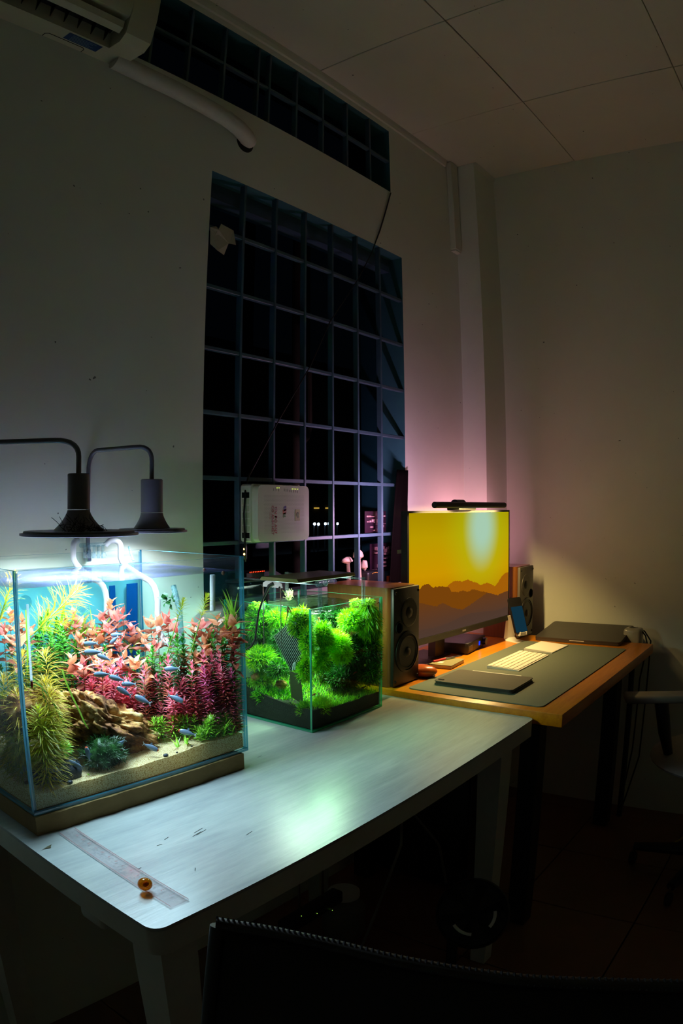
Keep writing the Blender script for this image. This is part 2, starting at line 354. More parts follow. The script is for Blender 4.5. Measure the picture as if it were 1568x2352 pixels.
# window openings in the window wall: main (x0,x1,z0,z1) and the upper strip
MW = (1.252, 2.236, 1.018, 2.251); UW = (0.29, 2.170, 2.513, 2.796)
def wall_with_holes():
    b = B()
    xs = sorted({XL-T, MW[0], MW[1], UW[0], UW[1], FX+T}); zs = sorted({0.0, MW[2], MW[3], UW[2], UW[3], CEIL+0.1})
    for i in range(len(xs)-1):
        for j in range(len(zs)-1):
            cx, cz = (xs[i]+xs[i+1])/2, (zs[j]+zs[j+1])/2
            if any(h[0] < cx < h[1] and h[2] < cz < h[3] for h in (MW, UW)): continue
            for y in (WY, WY+T):
                b.quad((xs[i], y, zs[j]), (xs[i+1], y, zs[j]), (xs[i+1], y, zs[j+1]), (xs[i], y, zs[j+1]))
    for h in (MW, UW):                               # reveals
        x0, x1, z0, z1 = h
        b.quad((x0, WY, z0), (x0, WY+T, z0), (x0, WY+T, z1), (x0, WY, z1), 1); b.quad((x1, WY, z0), (x1, WY+T, z0), (x1, WY+T, z1), (x1, WY, z1), 1)
        b.quad((x0, WY, z1), (x1, WY, z1), (x1, WY+T, z1), (x0, WY+T, z1), 1); b.quad((x0, WY, z0), (x1, WY, z0), (x1, WY+T, z0), (x0, WY+T, z0), 2 if h is MW else 1)
    return struct(b, 'wall_north', [M['wall'], M['reveal'], M['sill']], smooth=False)
wall_with_holes()
struct(B().box((FX, YB-T, 0), (FX+T, WY, CEIL+0.1)), 'wall_east', M['wall2'], smooth=False)
struct(B().box((XL-T, YB-T, 0), (XL, WY, CEIL+0.1)), 'wall_west', M['wall2'], smooth=False)
struct(B().box((XL, YB-T, 0), (FX, YB, CEIL+0.1)), 'wall_south', M['wall2'], smooth=False)
flo = struct(B().box((XL-T, YB-T, -0.1), (FX+T, WY+T, -0.012)), 'floor', M['gap'], smooth=False)
b_tile = B().rbox((0.002, 0.002, -0.011), (0.398, 0.398, 0.0), 0.002, 1); me_tile = b_tile.mesh('tile', M['floor'], smooth=False)
i = 0
for ix in range(-3, 8):
    for iy in range(-5, 4):
        x, y = ix*0.4, iy*0.4
        if x < XL or x > FX-0.1 or y < YB or y > WY-0.05: continue
        inst('tile', me_tile, flo, (x, y, 0))
# ceiling: laid-in panels with recessed joints
cl = struct(B().box((XL-T, YB-T, CEIL+0.03), (FX+T, WY+T, CEIL+0.1)), 'ceiling', M['gap'], smooth=False)
cxs = [-1.3, -0.69, -0.085, 0.518, 1.12, 1.722, 2.324, FX]; cys = [-2.2, -1.52, -0.915, -0.31, 0.293, 0.895, WY]
for i in range(len(cxs)-1):
    for j in range(len(cys)-1):
        g = 0.0016; dz = rng.uniform(0, 0.002)
        B().rbox((cxs[i]+g, cys[j]+g, CEIL+dz), (cxs[i+1]-g, cys[j+1]-g, CEIL+0.028), 0.0015, 1).build('panel', M['ceiling'], cl, smooth=False)
struct(B().prism([(WY-0.014, CEIL), (WY, CEIL), (WY, CEIL-0.03), (WY-0.008, CEIL-0.028), (WY-0.012, CEIL-0.014)], XL, 2.62, 'X'), 'trim_1', M['trim'], smooth=False)
struct(B().box((2.700, 1.313, 0), (FX, WY, CEIL)), 'column', M['wall'], smooth=False)
struct(B().prism([(1.313-0.012, CEIL), (1.313, CEIL), (1.313, CEIL-0.022)], 2.700, FX, 'X'), 'trim_2', M['trim'], smooth=False)

# ---- barred windows: frame bars are parts
def bars(root, x0, x1, z0, z1, vx, hz, bm='bar', wv=0.009, wh=0.011, dep=0.020, y0=WY+0.001):
    for x in vx: B().rbox((x-wv/2, y0, z0), (x+wv/2, y0+dep, z1), 0.0012, 1).build('vertical_bar', M[bm], root, angle=30)
    for z in hz: B().rbox((x0, y0+0.002, z-wh/2), (x1, y0+dep-0.002, z+wh/2), 0.0012, 1).build('horizontal_bar', M[bm], root, angle=30)
w1 = bpy.data.objects.new('window_1', None); COL.objects.link(w1); w1['kind'] = 'structure'
bars(w1, MW[0], MW[1], MW[2], MW[3], [1.252+0.1393*i for i in range(1, 7)], [2.2504-0.176*j for j in range(1, 7)])
B().box((MW[0], WY+0.06, MW[3]-0.05), (MW[1], WY+0.10, MW[3])).build('frame_head', M['bar'], w1)
B().box((MW[0], WY+0.115, MW[2]), (MW[1], WY+0.119, MW[3])).build('pane', glass('window glass', '#c9d2d4', 0.03), w1, smooth=False)
w2 = bpy.data.objects.new('window_2', None); COL.objects.link(w2); w2['kind'] = 'structure'
bars(w2, UW[0], UW[1], UW[2], UW[3], [0.427, 0.568, 0.710, 0.852, 0.993, 1.134, 1.276, 1.425, 1.479, 1.614, 1.756, 1.896, 2.040], [2.653])
B().box((UW[0], WY+0.115, UW[2]), (UW[1], WY+0.119, UW[3])).build('pane', bpy.data.materials['window glass'], w2, smooth=False)
struct(B().rbox((MW[0]-0.02, WY-0.028, MW[2]-0.03), (MW[1]+0.01, WY-0.001, MW[2]), 0.004), 'trim_3', M['sill'])

# ================================================================== LAMPS AND TANKS ON THE WHITE TABLE
# white table
TX0, TX1, TYF, TYB = 0.478, 1.703, 0.676, 1.405
tb = thing('table', 'long white stained wooden table carrying both fish tanks', 'table', (1.09, 1.04, 0))
tp = B((1.09, 1.04, 0))
def rrect(x0, x1, y0, y1, r, n=6):
    pts = []
    for cx, cy_, a0 in ((x1-r, y1-r, 0), (x0+r, y1-r, 90), (x0+r, y0+r, 180), (x1-r, y0+r, 270)):
        for k in range(n+1): a = rad(a0+90*k/n); pts.append((cx+r*math.cos(a), cy_+r*math.sin(a)))
    return pts
tp.prism(rrect(TX0, TX1, TYF, TYB, 0.022), TT-0.006, TT, 'Z').build('table_top', M['table'], tb, angle=30)
B((1.09, 1.04, 0)).prism(rrect(TX0+0.0005, TX1-0.0005, TYF+0.0005, TYB-0.0005, 0.022), TT-0.046, TT-0.006, 'Z').build('table_edge', M['tableside'], tb, angle=30)
for (lx, ly) in ((0.53, 0.727), (1.612, 0.745), (0.535, 1.34), (1.612, 1.34)):
    b = B((1.09, 1.04, 0)); w0, w1_ = 0.033, 0.022
    vs = [(lx+sx*w, ly+sy*w, z) for z, w in ((0.003, w1_), (TT-0.10, w0), (TT-0.046, w0)) for sx, sy in ((-1, -1), (1, -1), (1, 1), (-1, 1))]
    fs = [(3, 2, 1, 0), (8, 9, 10, 11)]+[(k*4+i, k*4+(i+1) % 4, k*4+4+(i+1) % 4, k*4+4+i) for k in range(2) for i in range(4)]
    b.add(vs, fs).build('leg', M['tableside'], tb, smooth=False)
B((1.09, 1.04, 0)).rbox((TX0+0.006, 0.815, TT-0.075), (TX0+0.045, 0.880, TT-0.046), 0.010, 3).build('bracket', M['tableside'], tb)

# foam mat under the big tank
GX0, GX1, GY0, GY1, GZ0, GZ1, GT = 0.512, 1.030, 1.043, 1.400, 0.775, 1.191, 0.006
f = B((0.76, 1.2, TT))
nx = 40
prof = [(GX0-0.002+(GX1-0.018-GX0)*i/nx, GY0-0.006+0.004*mnoise.noise(Vector((i*0.35, 0, 0)))) for i in range(nx+1)]
f.prism([(x, y) for x, y in prof]+[(GX1-0.02, 1.395), (GX0-0.002, 1.395)], TT+0.0005, GZ0-0.0005, 'Z')
tag(f.build('foam_mat', M['foam']), 'brown foam mat under the large aquarium', 'mat')

def aquarium(name, label, x0, x1, y0, y1, z0, z1, t, gm, em, seam):
    cx, cy_ = (x0+x1)/2, (y0+y1)/2
    r = thing(name, label, 'aquarium', (cx, cy_, z0)); o = r.location
    def pane(nm, lo, hi, thin):
        b = B(o); b.box(lo, hi)
        ax = thin  # faces across the thin axis are clear, the cut edges teal
        fm = {'Y': [1, 1, 0, 1, 0, 1], 'X': [1, 1, 1, 0, 1, 0], 'Z': [0, 0, 1, 1, 1, 1]}[ax]
        b.m = fm; return b.build(nm, [gm, em], r, smooth=False, merge=False)
    pane('front_glass', (x0, y0, z0+t), (x1, y0+t, z1), 'Y'); pane('rear_glass', (x0, y1-t, z0+t), (x1, y1, z1), 'Y')
    pane('left_glass', (x0, y0+t+0.0006, z0+t), (x0+t, y1-t-0.0006, z1), 'X'); pane('right_glass', (x1-t, y0+t+0.0006, z0+t), (x1, y1-t-0.0006, z1), 'X')
    pane('bottom_glass', (x0, y0, z0), (x1, y1, z0+t-0.0004), 'Z')
    for (sx, sy) in ((x0+t, y0+t), (x1-t, y0+t), (x0+t, y1-t), (x1-t, y1-t)):
        dx = 1 if sx < cx else -1; dy = 1 if sy < cy_ else -1
        B(o).prism([(sx, sy), (sx+dx*0.003, sy), (sx, sy+dy*0.003)], z0+t, z1-0.004, 'Z').build('silicone_seam', seam, r, smooth=False)
    return r
aq = aquarium('aquarium', 'large clear glass planted aquarium on the brown foam mat', GX0, GX1, GY0, GY1, GZ0, GZ1, GT, M['glass'], M['edge'], M['silicone'])
NX0, NX1, NY0, NY1, NZ0, NZ1, NT = 1.293, 1.594, 1.086, 1.387, 0.7405, 1.048, 0.005
nq = aquarium('aquarium', 'small cube aquarium full of bright green moss', NX0, NX1, NY0, NY1, NZ0, NZ1, NT, M['glass2'], M['edge2'], M['silicone'])

def water(label, x0, x1, y0, y1, z0, z1, mats, n):
    b = B(((x0+x1)/2, (y0+y1)/2, z0)); b.box((x0, y0, z0), (x1, y1, z1)); b.m = [1, 0, 1, 1, 2, 1]
    return tag(b.build('water', mats, smooth=False), label, 'water', kind='stuff')
WZ, WZ2 = 1.162, 1.034
water('water filling the large aquarium', GX0+GT+0.0008, GX1-GT-0.0008, GY0+GT+0.0008, GY1-GT-0.0008, GZ0+GT+0.001, WZ, [M['water_top'], M['water_side'], M['water_back']], 0)
water('rippled water filling the small moss aquarium', NX0+NT+0.0008, NX1-NT-0.0008, NY0+NT+0.0008, NY1-NT-0.0008, NZ0+NT+0.001, WZ2, [M['water2_top'], M['water2_side'], M['water2_side']], 0)

# ---- pendant aquarium lamps
def area_light(name, loc, size, power, col, parent, shape='DISK', sy=None, rot=(0, 0, 0), spread=160):
    l = bpy.data.lights.new(name, 'AREA'); l.shape = shape; l.size = size; l.energy = power; l.color = col; l.spread = rad(spread)
    if sy: l.size_y = sy
    o = bpy.data.objects.new(name, l); COL.objects.link(o); o.rotation_euler = rot
    o.parent = parent; o.location = Vector(loc)-parent.location if parent else loc
    return o
def pendant(label, c, R, neck, zt, zc, arm, power):
    """c: disc centre (underside), zc: neck bottom, zt: neck top"""
    x, y, z = c; r = thing('aquarium_lamp', label, 'lamp', (x, y, z)); o = r.location
    B(o).lathe([(0.0, zt+0.002), (neck-0.002, zt+0.002), (neck, zt), (neck, zc+0.001), (neck-0.0015, zc)], (x, y, 0), 32).build('neck', M['lampmetal'], r)
    h = zc-(z+0.010); prof = [(neck, zc-0.001)]
    for k in range(1, 9):
        u = k/8; prof.append((neck+(min(R*0.52, neck*2.3)-neck)*(u**1.6), zc-h*u))
    B(o).lathe(prof+[(0.004, z+0.0095)], (x, y, 0), 40).build('cone', M['lampmetal'], r)
    B(o).lathe([(0.004, z+0.0095), (R*0.93, z+0.009), (R*0.94, z+0.0055), (R, z+0.005), (R, z+0.001), (R-0.003, z+0.0002), (R-0.005, z+0.003), (0.004, z+0.003)], (x, y, 0), 56).build('rim_disc', M['lampmetal'], r)
    B(o).lathe([(0.0, z+0.0016), (R-0.006, z+0.0016)], (x, y, 0), 48).build('diffuser', emit('lamp diffuser %s' % label[:5], '#dfe8ff', 0.9), r, smooth=False)
    B(o).tube(arm, 0.0052, 10).build('arm', M['lampmetal'], r)
    bx, by, bz = arm[0]
    B(o).rbox((bx-0.007, by-0.006, GZ1-0.022), (bx+0.007, by+0.010, GZ1+0.006), 0.002, 1).build('rim_clamp', M['steel'], r)
    area_light('bulb', (x, y, z+0.0008), 2*R-0.02, power, (0.80, 0.91, 1.0), r, spread=150)
    return r
def arc(p, c, q, n=7):
    p, c, q = Vector(p), Vector(c), Vector(q); return [p*(1-t)**2+c*2*t*(1-t)+q*t*t for t in [i/n for i in range(n+1)]]
zz = 1.288
LAMPS = []
L1, L2 = atY(181, 1230, 1.165), atY(349, 1223, 1.275)
def lampz(px, py, y): return atY(px, py, y).z
a1 = [(0.50, 1.408, GZ1-0.02), (0.50, 1.408, zz+0.085)]+arc((0.50, 1.408, zz+0.09), (0.50, 1.408, zz+0.128), (0.53, 1.37, zz+0.130))+arc((L1.x-0.03, 1.21, zz+0.131), (L1.x, 1.165, zz+0.131), (L1.x, 1.165, zz+0.098))+[(L1.x, 1.165, zz+0.062)]
LAMPS.append(pendant('large grey pendant lamp with wide disc over the planted aquarium', L1, 0.1145, 0.0215, lampz(180, 1090, 1.165), lampz(180, 1170, 1.165), [tuple(v) for v in a1], LAMP_BIG))
a2 = [(0.885, 1.408, GZ1-0.02), (0.888, 1.408, zz+0.09)]+arc((0.888, 1.408, zz+0.095), (0.892, 1.408, zz+0.130), (0.900, 1.39, zz+0.134))+arc((L2.x-0.016, 1.315, zz+0.139), (L2.x, 1.275, zz+0.141), (L2.x, 1.275, zz+0.106))+[(L2.x, 1.275, zz+0.060)]
LAMPS.append(pendant('smaller grey pendant lamp beside the wide disc lamp', L2, 0.079, 0.0248, lampz(349, 1103, 1.275), lampz(349, 1177, 1.275), [tuple(v) for v in a2], LAMP_SMALL))
# dried moss caught on the big lamp
b = B((0.69, 1.11, L1.z+0.0095))
for k in range(60):
    x, y = rng.uniform(-0.052, 0.03), rng.uniform(-0.03, 0.012); p = Vector((0.69+x, 1.098+y, L1.z+0.0105)); pts = [p]
    for s_ in range(4): p = p+Vector((rng.uniform(-.01, .01), rng.uniform(-.006, .006), rng.uniform(-0.002, 0.008)*(1.3 if x < -0.005 else 0.6))); p.z = max(p.z, L1.z+0.0105); pts.append(p)
    b.tube(pts, 0.0005, 4)
tag(b.build('moss_scrap', M['twig']), 'tangle of dried black moss lying on the wide lamp disc', 'moss')

# ---- LED bar over the small tank
lb = thing('light_bar', 'flat olive LED light bar on clear legs above the moss tank', 'lamp', (1.44, 1.215, NZ1)); o = lb.location
BZ = CZ-0.183
b = B(o); b.prism([(1.145, BZ+0.002), (1.149, BZ), (1.272, BZ), (1.276, BZ+0.002), (1.270, BZ+0.009), (1.151, BZ+0.009)], 1.318, 1.552, 'X').build('housing', M['foam'] if False else plain('olive anodised bar', '#6d6a3c', 0.35, metal=0.5), lb, angle=20)
B(o).quad((1.323, 1.152, BZ-0.0006), (1.547, 1.152, BZ-0.0006), (1.547, 1.269, BZ-0.0006), (1.323, 1.269, BZ-0.0006)).build('diffuser', emit('bar diffuser', '#dcfff0', 3.0), lb, smooth=False)
for x in (1.345, 1.525):
    for y in (1.1, 1.37): B(o).box((x-0.006, y-0.002, NZ1-0.012), (x+0.006, y+0.002, BZ+0.001)).build('leg', M['acrylic'], lb, smooth=False)
    B(o).box((x-0.006, 1.1, BZ-0.004), (x+0.006, 1.37, BZ-0.0008)).build('crossbar', M['acrylic'], lb, smooth=False)
area_light('bulb', (1.435, 1.21, BZ-0.005), 0.21, LAMP_BAR, (0.76, 1.0, 0.74), lb, 'RECTANGLE', 0.11, spread=165)

# ================================================================== INSIDE THE LARGE AQUARIUM
m, nt, out = newmat('pale aquarium sand'); tc = N(nt, 'ShaderNodeTexCoord'); n1 = N(nt, 'ShaderNodeTexNoise', i_Scale=520.0, i_Detail=2.0); L(nt, tc.outputs['Object'], n1.inputs['Vector'])
r_ = N(nt, 'ShaderNodeValToRGB'); el = r_.color_ramp.elements; el[0].position = .36; el[0].color = C('#a5814e'); el[1].position = .62; el[1].color = C('#f4e2b8'); e_ = el.new(.46); e_.color = C('#e2c48c'); L(nt, n1.outputs['Fac'], r_.inputs[0])
d_ = N(nt, 'ShaderNodeBsdfDiffuse'); t_ = N(nt, 'ShaderNodeBsdfTranslucent'); mx_ = N(nt, 'ShaderNodeMixShader'); mx_.inputs[0].default_value = .52
L(nt, r_.outputs[0], d_.inputs[0]); L(nt, r_.outputs[0], t_.inputs[0]); L(nt, d_.outputs[0], mx_.inputs[1]); L(nt, t_.outputs[0], mx_.inputs[2]); L(nt, mx_.outputs[0], out.inputs[0]); M['sand'] = m
M['lud1'] = leafmat('orange pink leaf', '#e08858', '#f2ad88', 0.5); M['lud2'] = leafmat('brown red leaf', '#8c4433', '#b8654a', 0.4); M['lud3'] = leafmat('rose leaf', '#e4706c', '#f29a84', 0.5)
M['stem'] = leafmat('olive stem', '#5a4326', '#7c6236', 0.1); M['stemg'] = leafmat('green stem', '#5f7f22', '#86a032', 0.1)
M['rot1'] = leafmat('crimson needle leaf', '#dc4866', '#f898a6', 0.55, 60); M['rot2'] = leafmat('rust needle leaf', '#b4464a', '#d07a58', 0.5, 60)
M['rot3'] = leafmat('magenta needle leaf', '#d04486', '#f07cac', 0.55, 60)
M['grn1'] = leafmat('mid green leaf', '#2f7a22', '#5fae34', 0.45, 60); M['grn2'] = leafmat('dark green leaf', '#1d4f22', '#2f6a2c', 0.35, 60)
M['lime'] = leafmat('lime green leaf', '#7fc02a', '#b4e04c', 0.5, 40); M['gold'] = leafmat('golden feather leaf', '#c0a010', '#ecd04a', 0.5, 40); M['olive'] = leafmat('olive feather leaf', '#8a9a10', '#c4c028', 0.5, 40)
M['moss'] = leafmat('dark moss', '#123612', '#24561c', 0.3, 60)

def ground(x, y):
    t = min(1, max(0, (y-1.075)/0.24)); t = t*t*(3-2*t)
    return 0.811+0.05*t+0.004*mnoise.noise(Vector((x*14, y*14, 0)))+0.006*math.exp(-((x-0.95)/0.08)**2)
sx0, sx1, sy0, sy1 = GX0+GT+0.0016, GX1-GT-0.0016, GY0+GT+0.0016, GY1-GT-0.0016
nxs, nys = 70, 46
b = B(((sx0+sx1)/2, (sy0+sy1)/2, GZ0+GT)); vs = []; fs = []
for j in range(nys+1):
    for i in range(nxs+1):
        x = sx0+0.0004+(sx1-sx0-0.0008)*i/nxs; y = sy0+0.0004+(sy1-sy0-0.0008)*j/nys; vs.append((x, y, ground(x, y)+rng.uniform(-.0006, .0006)))
for j in range(nys):
    for i in range(nxs): k = j*(nxs+1)+i; fs.append((k, k+1, k+nxs+2, k+nxs+1))
b.add(vs, fs)
zb = GZ0+GT+0.0014
for i in range(nxs):
    for j in (0, nys):
        p, q_ = vs[j*(nxs+1)+i], vs[j*(nxs+1)+i+1]; yb_ = sy0 if j == 0 else sy1
        pb_, qb_ = [(sx0 if k_ == 0 else sx1 if k_ == nxs else vs[j*(nxs+1)+k_][0], yb_, zb) for k_ in (i, i+1)]; b.quad(pb_, qb_, q_, p)
for j in range(nys):
    for i in (0, nxs):
        p, q_ = vs[j*(nxs+1)+i], vs[(j+1)*(nxs+1)+i]; xb_ = sx0 if i == 0 else sx1
        pb_, qb_ = [(xb_, sy0 if k_ == 0 else sy1 if k_ == nys else vs[k_*(nxs+1)+i][1], zb) for k_ in (j, j+1)]; b.quad(pb_, qb_, q_, p)
b.quad((sx0, sy0, zb), (sx1, sy0, zb), (sx1, sy1, zb), (sx0, sy1, zb))
tag(b.build('sand', M['sand'], merge=True), 'pale sand bed in the large aquarium', 'sand', kind='stuff')

def tk(px, py, t):
    """a point inside the big tank seen at a pixel, t from the near glass (0) to the far glass (1)"""
    w = pray(px, py); k = w.x/w.y
    y0 = max(GY0+GT+0.008, (GX0+GT+0.008)/k); y1 = min(GY1-GT-0.012, (GX1-GT-0.010)/k)
    y1 = max(y1, y0+0.002); p = atY(px, py, y0+(y1-y0)*t); p.z = min(p.z, WZ-0.004); p.x = min(p.x, GX1-GT-0.012); return p

def blade(b, base, d, up, Ln, Wd, curl=0.0, seg=3, fold=0.0, mi=0, sharp=0.8):
    d = d.normalized(); side = d.cross(up)
    side = side.normalized() if side.length > 1e-5 else Vector((1, 0, 0)); nrm = side.cross(d)
    vs = []
    for i in range(seg+1):
        t = i/seg; c = base+d*(Ln*t)+nrm*(curl*Ln*t*t); w = Wd*0.5*max(0.0, math.sin(PI*min(1, t**sharp*0.94+0.06)))
        if i == seg: w = Wd*0.02
        vs += [c-side*w+nrm*fold*w, c+side*w+nrm*fold*w]
    b.add(vs, [(2*i, 2*i+1, 2*i+3, 2*i+2) for i in range(seg)], mi)
def leaf_mesh(name, mat, Ln, Wd, curl, wav=0.0, seed=0):
    r = random.Random(seed); b = B(); rows = 5; vs = []
    for i in range(rows+1):
        t = i/rows; w = Wd*0.5*math.sin(PI*min(1, (t**0.75)*0.95+0.05)); w = w if i < rows else Wd*0.015
        x = Ln*t; z = curl*Ln*t*t
        for s_, k in ((-1, 1), (0, 0), (1, 1)): vs.append((x, s_*w, z+0.28*w*k+wav*Wd*r.uniform(-1, 1)*k))
    fs = [(3*i+j, 3*i+j+1, 3*i+j+4, 3*i+j+3) for i in range(rows) for j in range(2)]
    return b.add(vs, fs).mesh(name, mat)
LUDL = {k: [leaf_mesh('leaf', M[m], 0.034, 0.0185, c, 0.10, i) for i, c in enumerate((-0.25, 0.15, -0.5))] for k, m in (('top', 'lud1'), ('low', 'lud2'), ('rose', 'lud3'))}
def stem_mesh(h, r=0.0011, lean=(0, 0), mat='stem'):
    b = B(); b.tube([(lean[0]*t*t, lean[1]*t*t, h*t) for t in (0, .33, .66, 1)], [r, r, r*.8, r*.5], 5); return b.mesh('stem', M[mat])
def ludwigia(P, label, group, rosy=0.2, n=None, low=True):
    g = ground(P.x, P.y)-0.004; h = max(0.03, P.z-g-0.012); o = inst('stem_plant', stem_mesh(h), None, (P.x, P.y, g)); tag(o, label, 'plant', group)
    nodes = n or 5; a = random.uniform(0, PI); kind = 'rose' if random.random() < rosy else 'top'
    for i in range(nodes):
        z = h-0.0125*i*(1+0.06*i)
        if z < 0.02: break
        el = (1.05, 0.75, 0.5, 0.3, 0.12, 0.0, -0.1)[min(i, 6)]; sc = (0.62, 0.95, 1.05, 0.95, 0.85, 0.7, 0.6)[min(i, 6)]*random.uniform(0.85, 1.15)
        k = kind if i < 2 or random.random() < 0.45 and i < 3 else 'low'
        for s_ in ((0, PI*0.66, PI*1.33) if i < 3 else (0, PI)):
            lo = inst('leaf', random.choice(LUDL[k]), o, (0, 0, z), (random.uniform(-.3, .3), -el+random.uniform(-.15, .15), a+s_+random.uniform(-.2, .2)), sc)
        a += PI/2+random.uniform(-.2, .2)
    return o
def whorl_mesh(h, Ln, Wd, gap, per, mats, el=0.9, top=1.0, mixlow=0.5, seed=0, curl=-0.25):
    r = random.Random(seed); b = B(); z = h; i = 0
    while z > 0.006:
        f = min(1.0, 0.6+0.2*i)
        e = el+(1.35-el)*max(0, 1-i/3); a0 = r.uniform(0, 2*PI); mi = 1 if (i > 4 and r.random() < mixlow) or z < h*0.3 else 0
        for k in range(per):
            a = a0+2*PI*k/per+r.uniform(-.25, .25); ee = e+r.uniform(-.2, .2)
            d = Vector((math.cos(a)*math.cos(ee), math.sin(a)*math.cos(ee), math.sin(ee)))
            blade(b, Vector((0, 0, z)), d, Vector((0, 0, 1)), Ln*f*r.uniform(.8, 1.15), Wd, curl, 2, 0.3, mi)
        z -= gap*r.uniform(.8, 1.2); i += 1
    return b.mesh('foliage', mats, merge=False)
def plume_mesh(h, Ln, gap, per, mats, seed=0, el=0.55):
    r = random.Random(seed); b = B(); z = h; i = 0
    while z > 0.004:
        f = (0.35, 0.6, 0.8, 0.95)[i] if i < 4 else 1.0; e = el+(1.25-el)*max(0, 1-i/5); a0 = r.uniform(0, 6.28); mi = 0 if i < 7 else r.choice((0, 1))
        for k in range(per):
            a = a0+6.283*k/per+r.uniform(-.2, .2); ee = e+r.uniform(-.15, .15)
            d = Vector((math.cos(a)*math.cos(ee), math.sin(a)*math.cos(ee), math.sin(ee))); L_ = Ln*f*r.uniform(.85, 1.1)
            blade(b, Vector((0, 0, z)), d, Vector((0, 0, 1)), L_, 0.0019, -0.35, 3, 0, mi)
            side = d.cross(Vector((0, 0, 1))).normalized(); nr = side.cross(d)
            for q_ in range(5):
                t = 0.25+0.15*q_; c = Vector((0, 0, z))+d*(L_*t)+nr*(-0.35*L_*t*t)
                for s_ in (-1, 1): blade(b, c, d*0.8+side*s_*0.7, Vector((0, 0, 1)), L_*0.36*(1.1-t), 0.0013, -0.2, 1, 0, mi)
        z -= gap*r.uniform(.85, 1.15); i += 1
    return b.mesh('foliage', mats, merge=False)
_cache = {}
def stemmed(kind, P, label, group, tilt=(0, 0), h=None):
    g = ground(P.x, P.y)-0.004; h = h or max(0.022, P.z-g); hk = max(0.02, round(h/0.012)*0.012); v = random.randrange(3); key = (kind, hk, v)
    if key not in _cache:
        sd = hash((hk, v)) % 1000
        if kind == 'red': m = whorl_mesh(hk, 0.0205, 0.0044, 0.0075, 6, [M['rot1'], M['rot2']], 0.55, seed=sd)
        elif kind == 'magenta': m = whorl_mesh(hk, 0.019, 0.0042, 0.0075, 6, [M['rot3'], M['rot1']], 0.55, seed=sd)
        elif kind == 'green': m = whorl_mesh(hk, 0.018, 0.0062, 0.0075, 5, [M['grn1'], M['grn2']], 0.5, seed=sd, mixlow=0.8)
        elif kind == 'lime': m = whorl_mesh(hk, 0.0190, 0.0028, 0.0055, 6, [M['lime'], M['grn1']], 0.45, seed=sd, mixlow=0.2)
        elif kind == 'gold': m = plume_mesh(hk, 0.042, 0.0065, 8, [M['gold'], M['olive']], sd, 0.25)
        elif kind == 'olive': m = plume_mesh(hk, 0.038, 0.0065, 8, [M['olive'], M['gold']], sd, 0.15)
        elif kind == 'greenfeather': m = plume_mesh(min(hk, 0.05), 0.022, 0.0055, 6, [M['olive'], M['grn1']], sd)
        _cache[key] = (stem_mesh(hk, 0.0008, mat='stemg' if kind not in ('red', 'magenta') else 'stem'), m)
    sm, fm = _cache[key]
    o = inst('stem_plant', sm, None, (P.x, P.y, g), (tilt[0], tilt[1], 0)); tag(o, label, 'plant', group)
    fo = inst('foliage', fm, o, None, (0, 0, random.uniform(0, 6.28)))
    if kind == 'greenfeather': fo.location.z = max(0, hk-min(hk, 0.05))
    return o

# broad-leaved orange stems
ORD = 'first second third fourth fifth sixth seventh eighth ninth tenth eleventh twelfth thirteenth fourteenth fifteenth sixteenth seventeenth'.split()
def nth(k, x):
    xs_ = sorted(a[0] for a in LUDL_SPOTS if a[3] == k); return '%s, %s from the left' % (lab[k], ORD[xs_.index(x)])
lab = {'l': 'orange broad-leaved stem plant behind the left glass', 'c': 'orange pink broad-leaved stem plant left of the white filter pipes', 'r': 'brownish orange broad-leaved stem plant right of the white filter pipes', 'd': 'brown broad-leaved stem plant low among dark green stems'}
LUDL_SPOTS = [(22, 1402, .6, 'l'), (50, 1415, .7, 'l'), (8, 1432, .5, 'l'), (36, 1440, .4, 'l'), (64, 1436, .6, 'l'),
                   (120, 1478, .6, 'c'), (150, 1418, .62, 'c'), (170, 1400, .6, 'c'), (192, 1418, .7, 'c'), (212, 1432, .55, 'c'), (236, 1402, .65, 'c'), (254, 1376, .66, 'c'), (268, 1402, .55, 'c'), (282, 1398, .75, 'c'), (300, 1436, .6, 'c'), (318, 1444, .7, 'c'), (228, 1452, .5, 'c'), (182, 1452, .5, 'c'), (205, 1474, .42, 'c'), (272, 1455, .45, 'c'), (248, 1430, .5, 'c'),
                   (346, 1418, .7, 'r'), (362, 1414, .6, 'r'), (385, 1410, .6, 'r'), (405, 1428, .5, 'r'), (332, 1456, .5, 'r'), (352, 1470, .4, 'r'), (445, 1428, .6, 'r'), (462, 1418, .5, 'r'), (480, 1442, .6, 'r'), (498, 1410, .6, 'r'), (514, 1440, .5, 'r'), (530, 1414, .6, 'r'), (546, 1408, .5, 'r'), (553, 1440, .6, 'r'), (535, 1462, .4, 'r'), (470, 1466, .4, 'r'),
                   (160, 1500, .4, 'd'), (190, 1510, .35, 'd'), (222, 1505, .38, 'd'), (250, 1500, .4, 'd'), (285, 1500, .4, 'd'), (310, 1512, .35, 'd'), (335, 1530, .3, 'd'), (420, 1500, .4, 'd'), (450, 1498, .35, 'd')]
for x, y, t, k in LUDL_SPOTS:
    ludwigia(tk(x, y, min(.92, t+(.2 if k in 'cr' else .1))), nth(k, x), {'l': 'orange stems at the left glass', 'c': 'orange stems left of the pipes', 'r': 'orange stems right of the pipes', 'd': 'low brown stems'}[k], 0.3 if k == 'c' else 0.12)
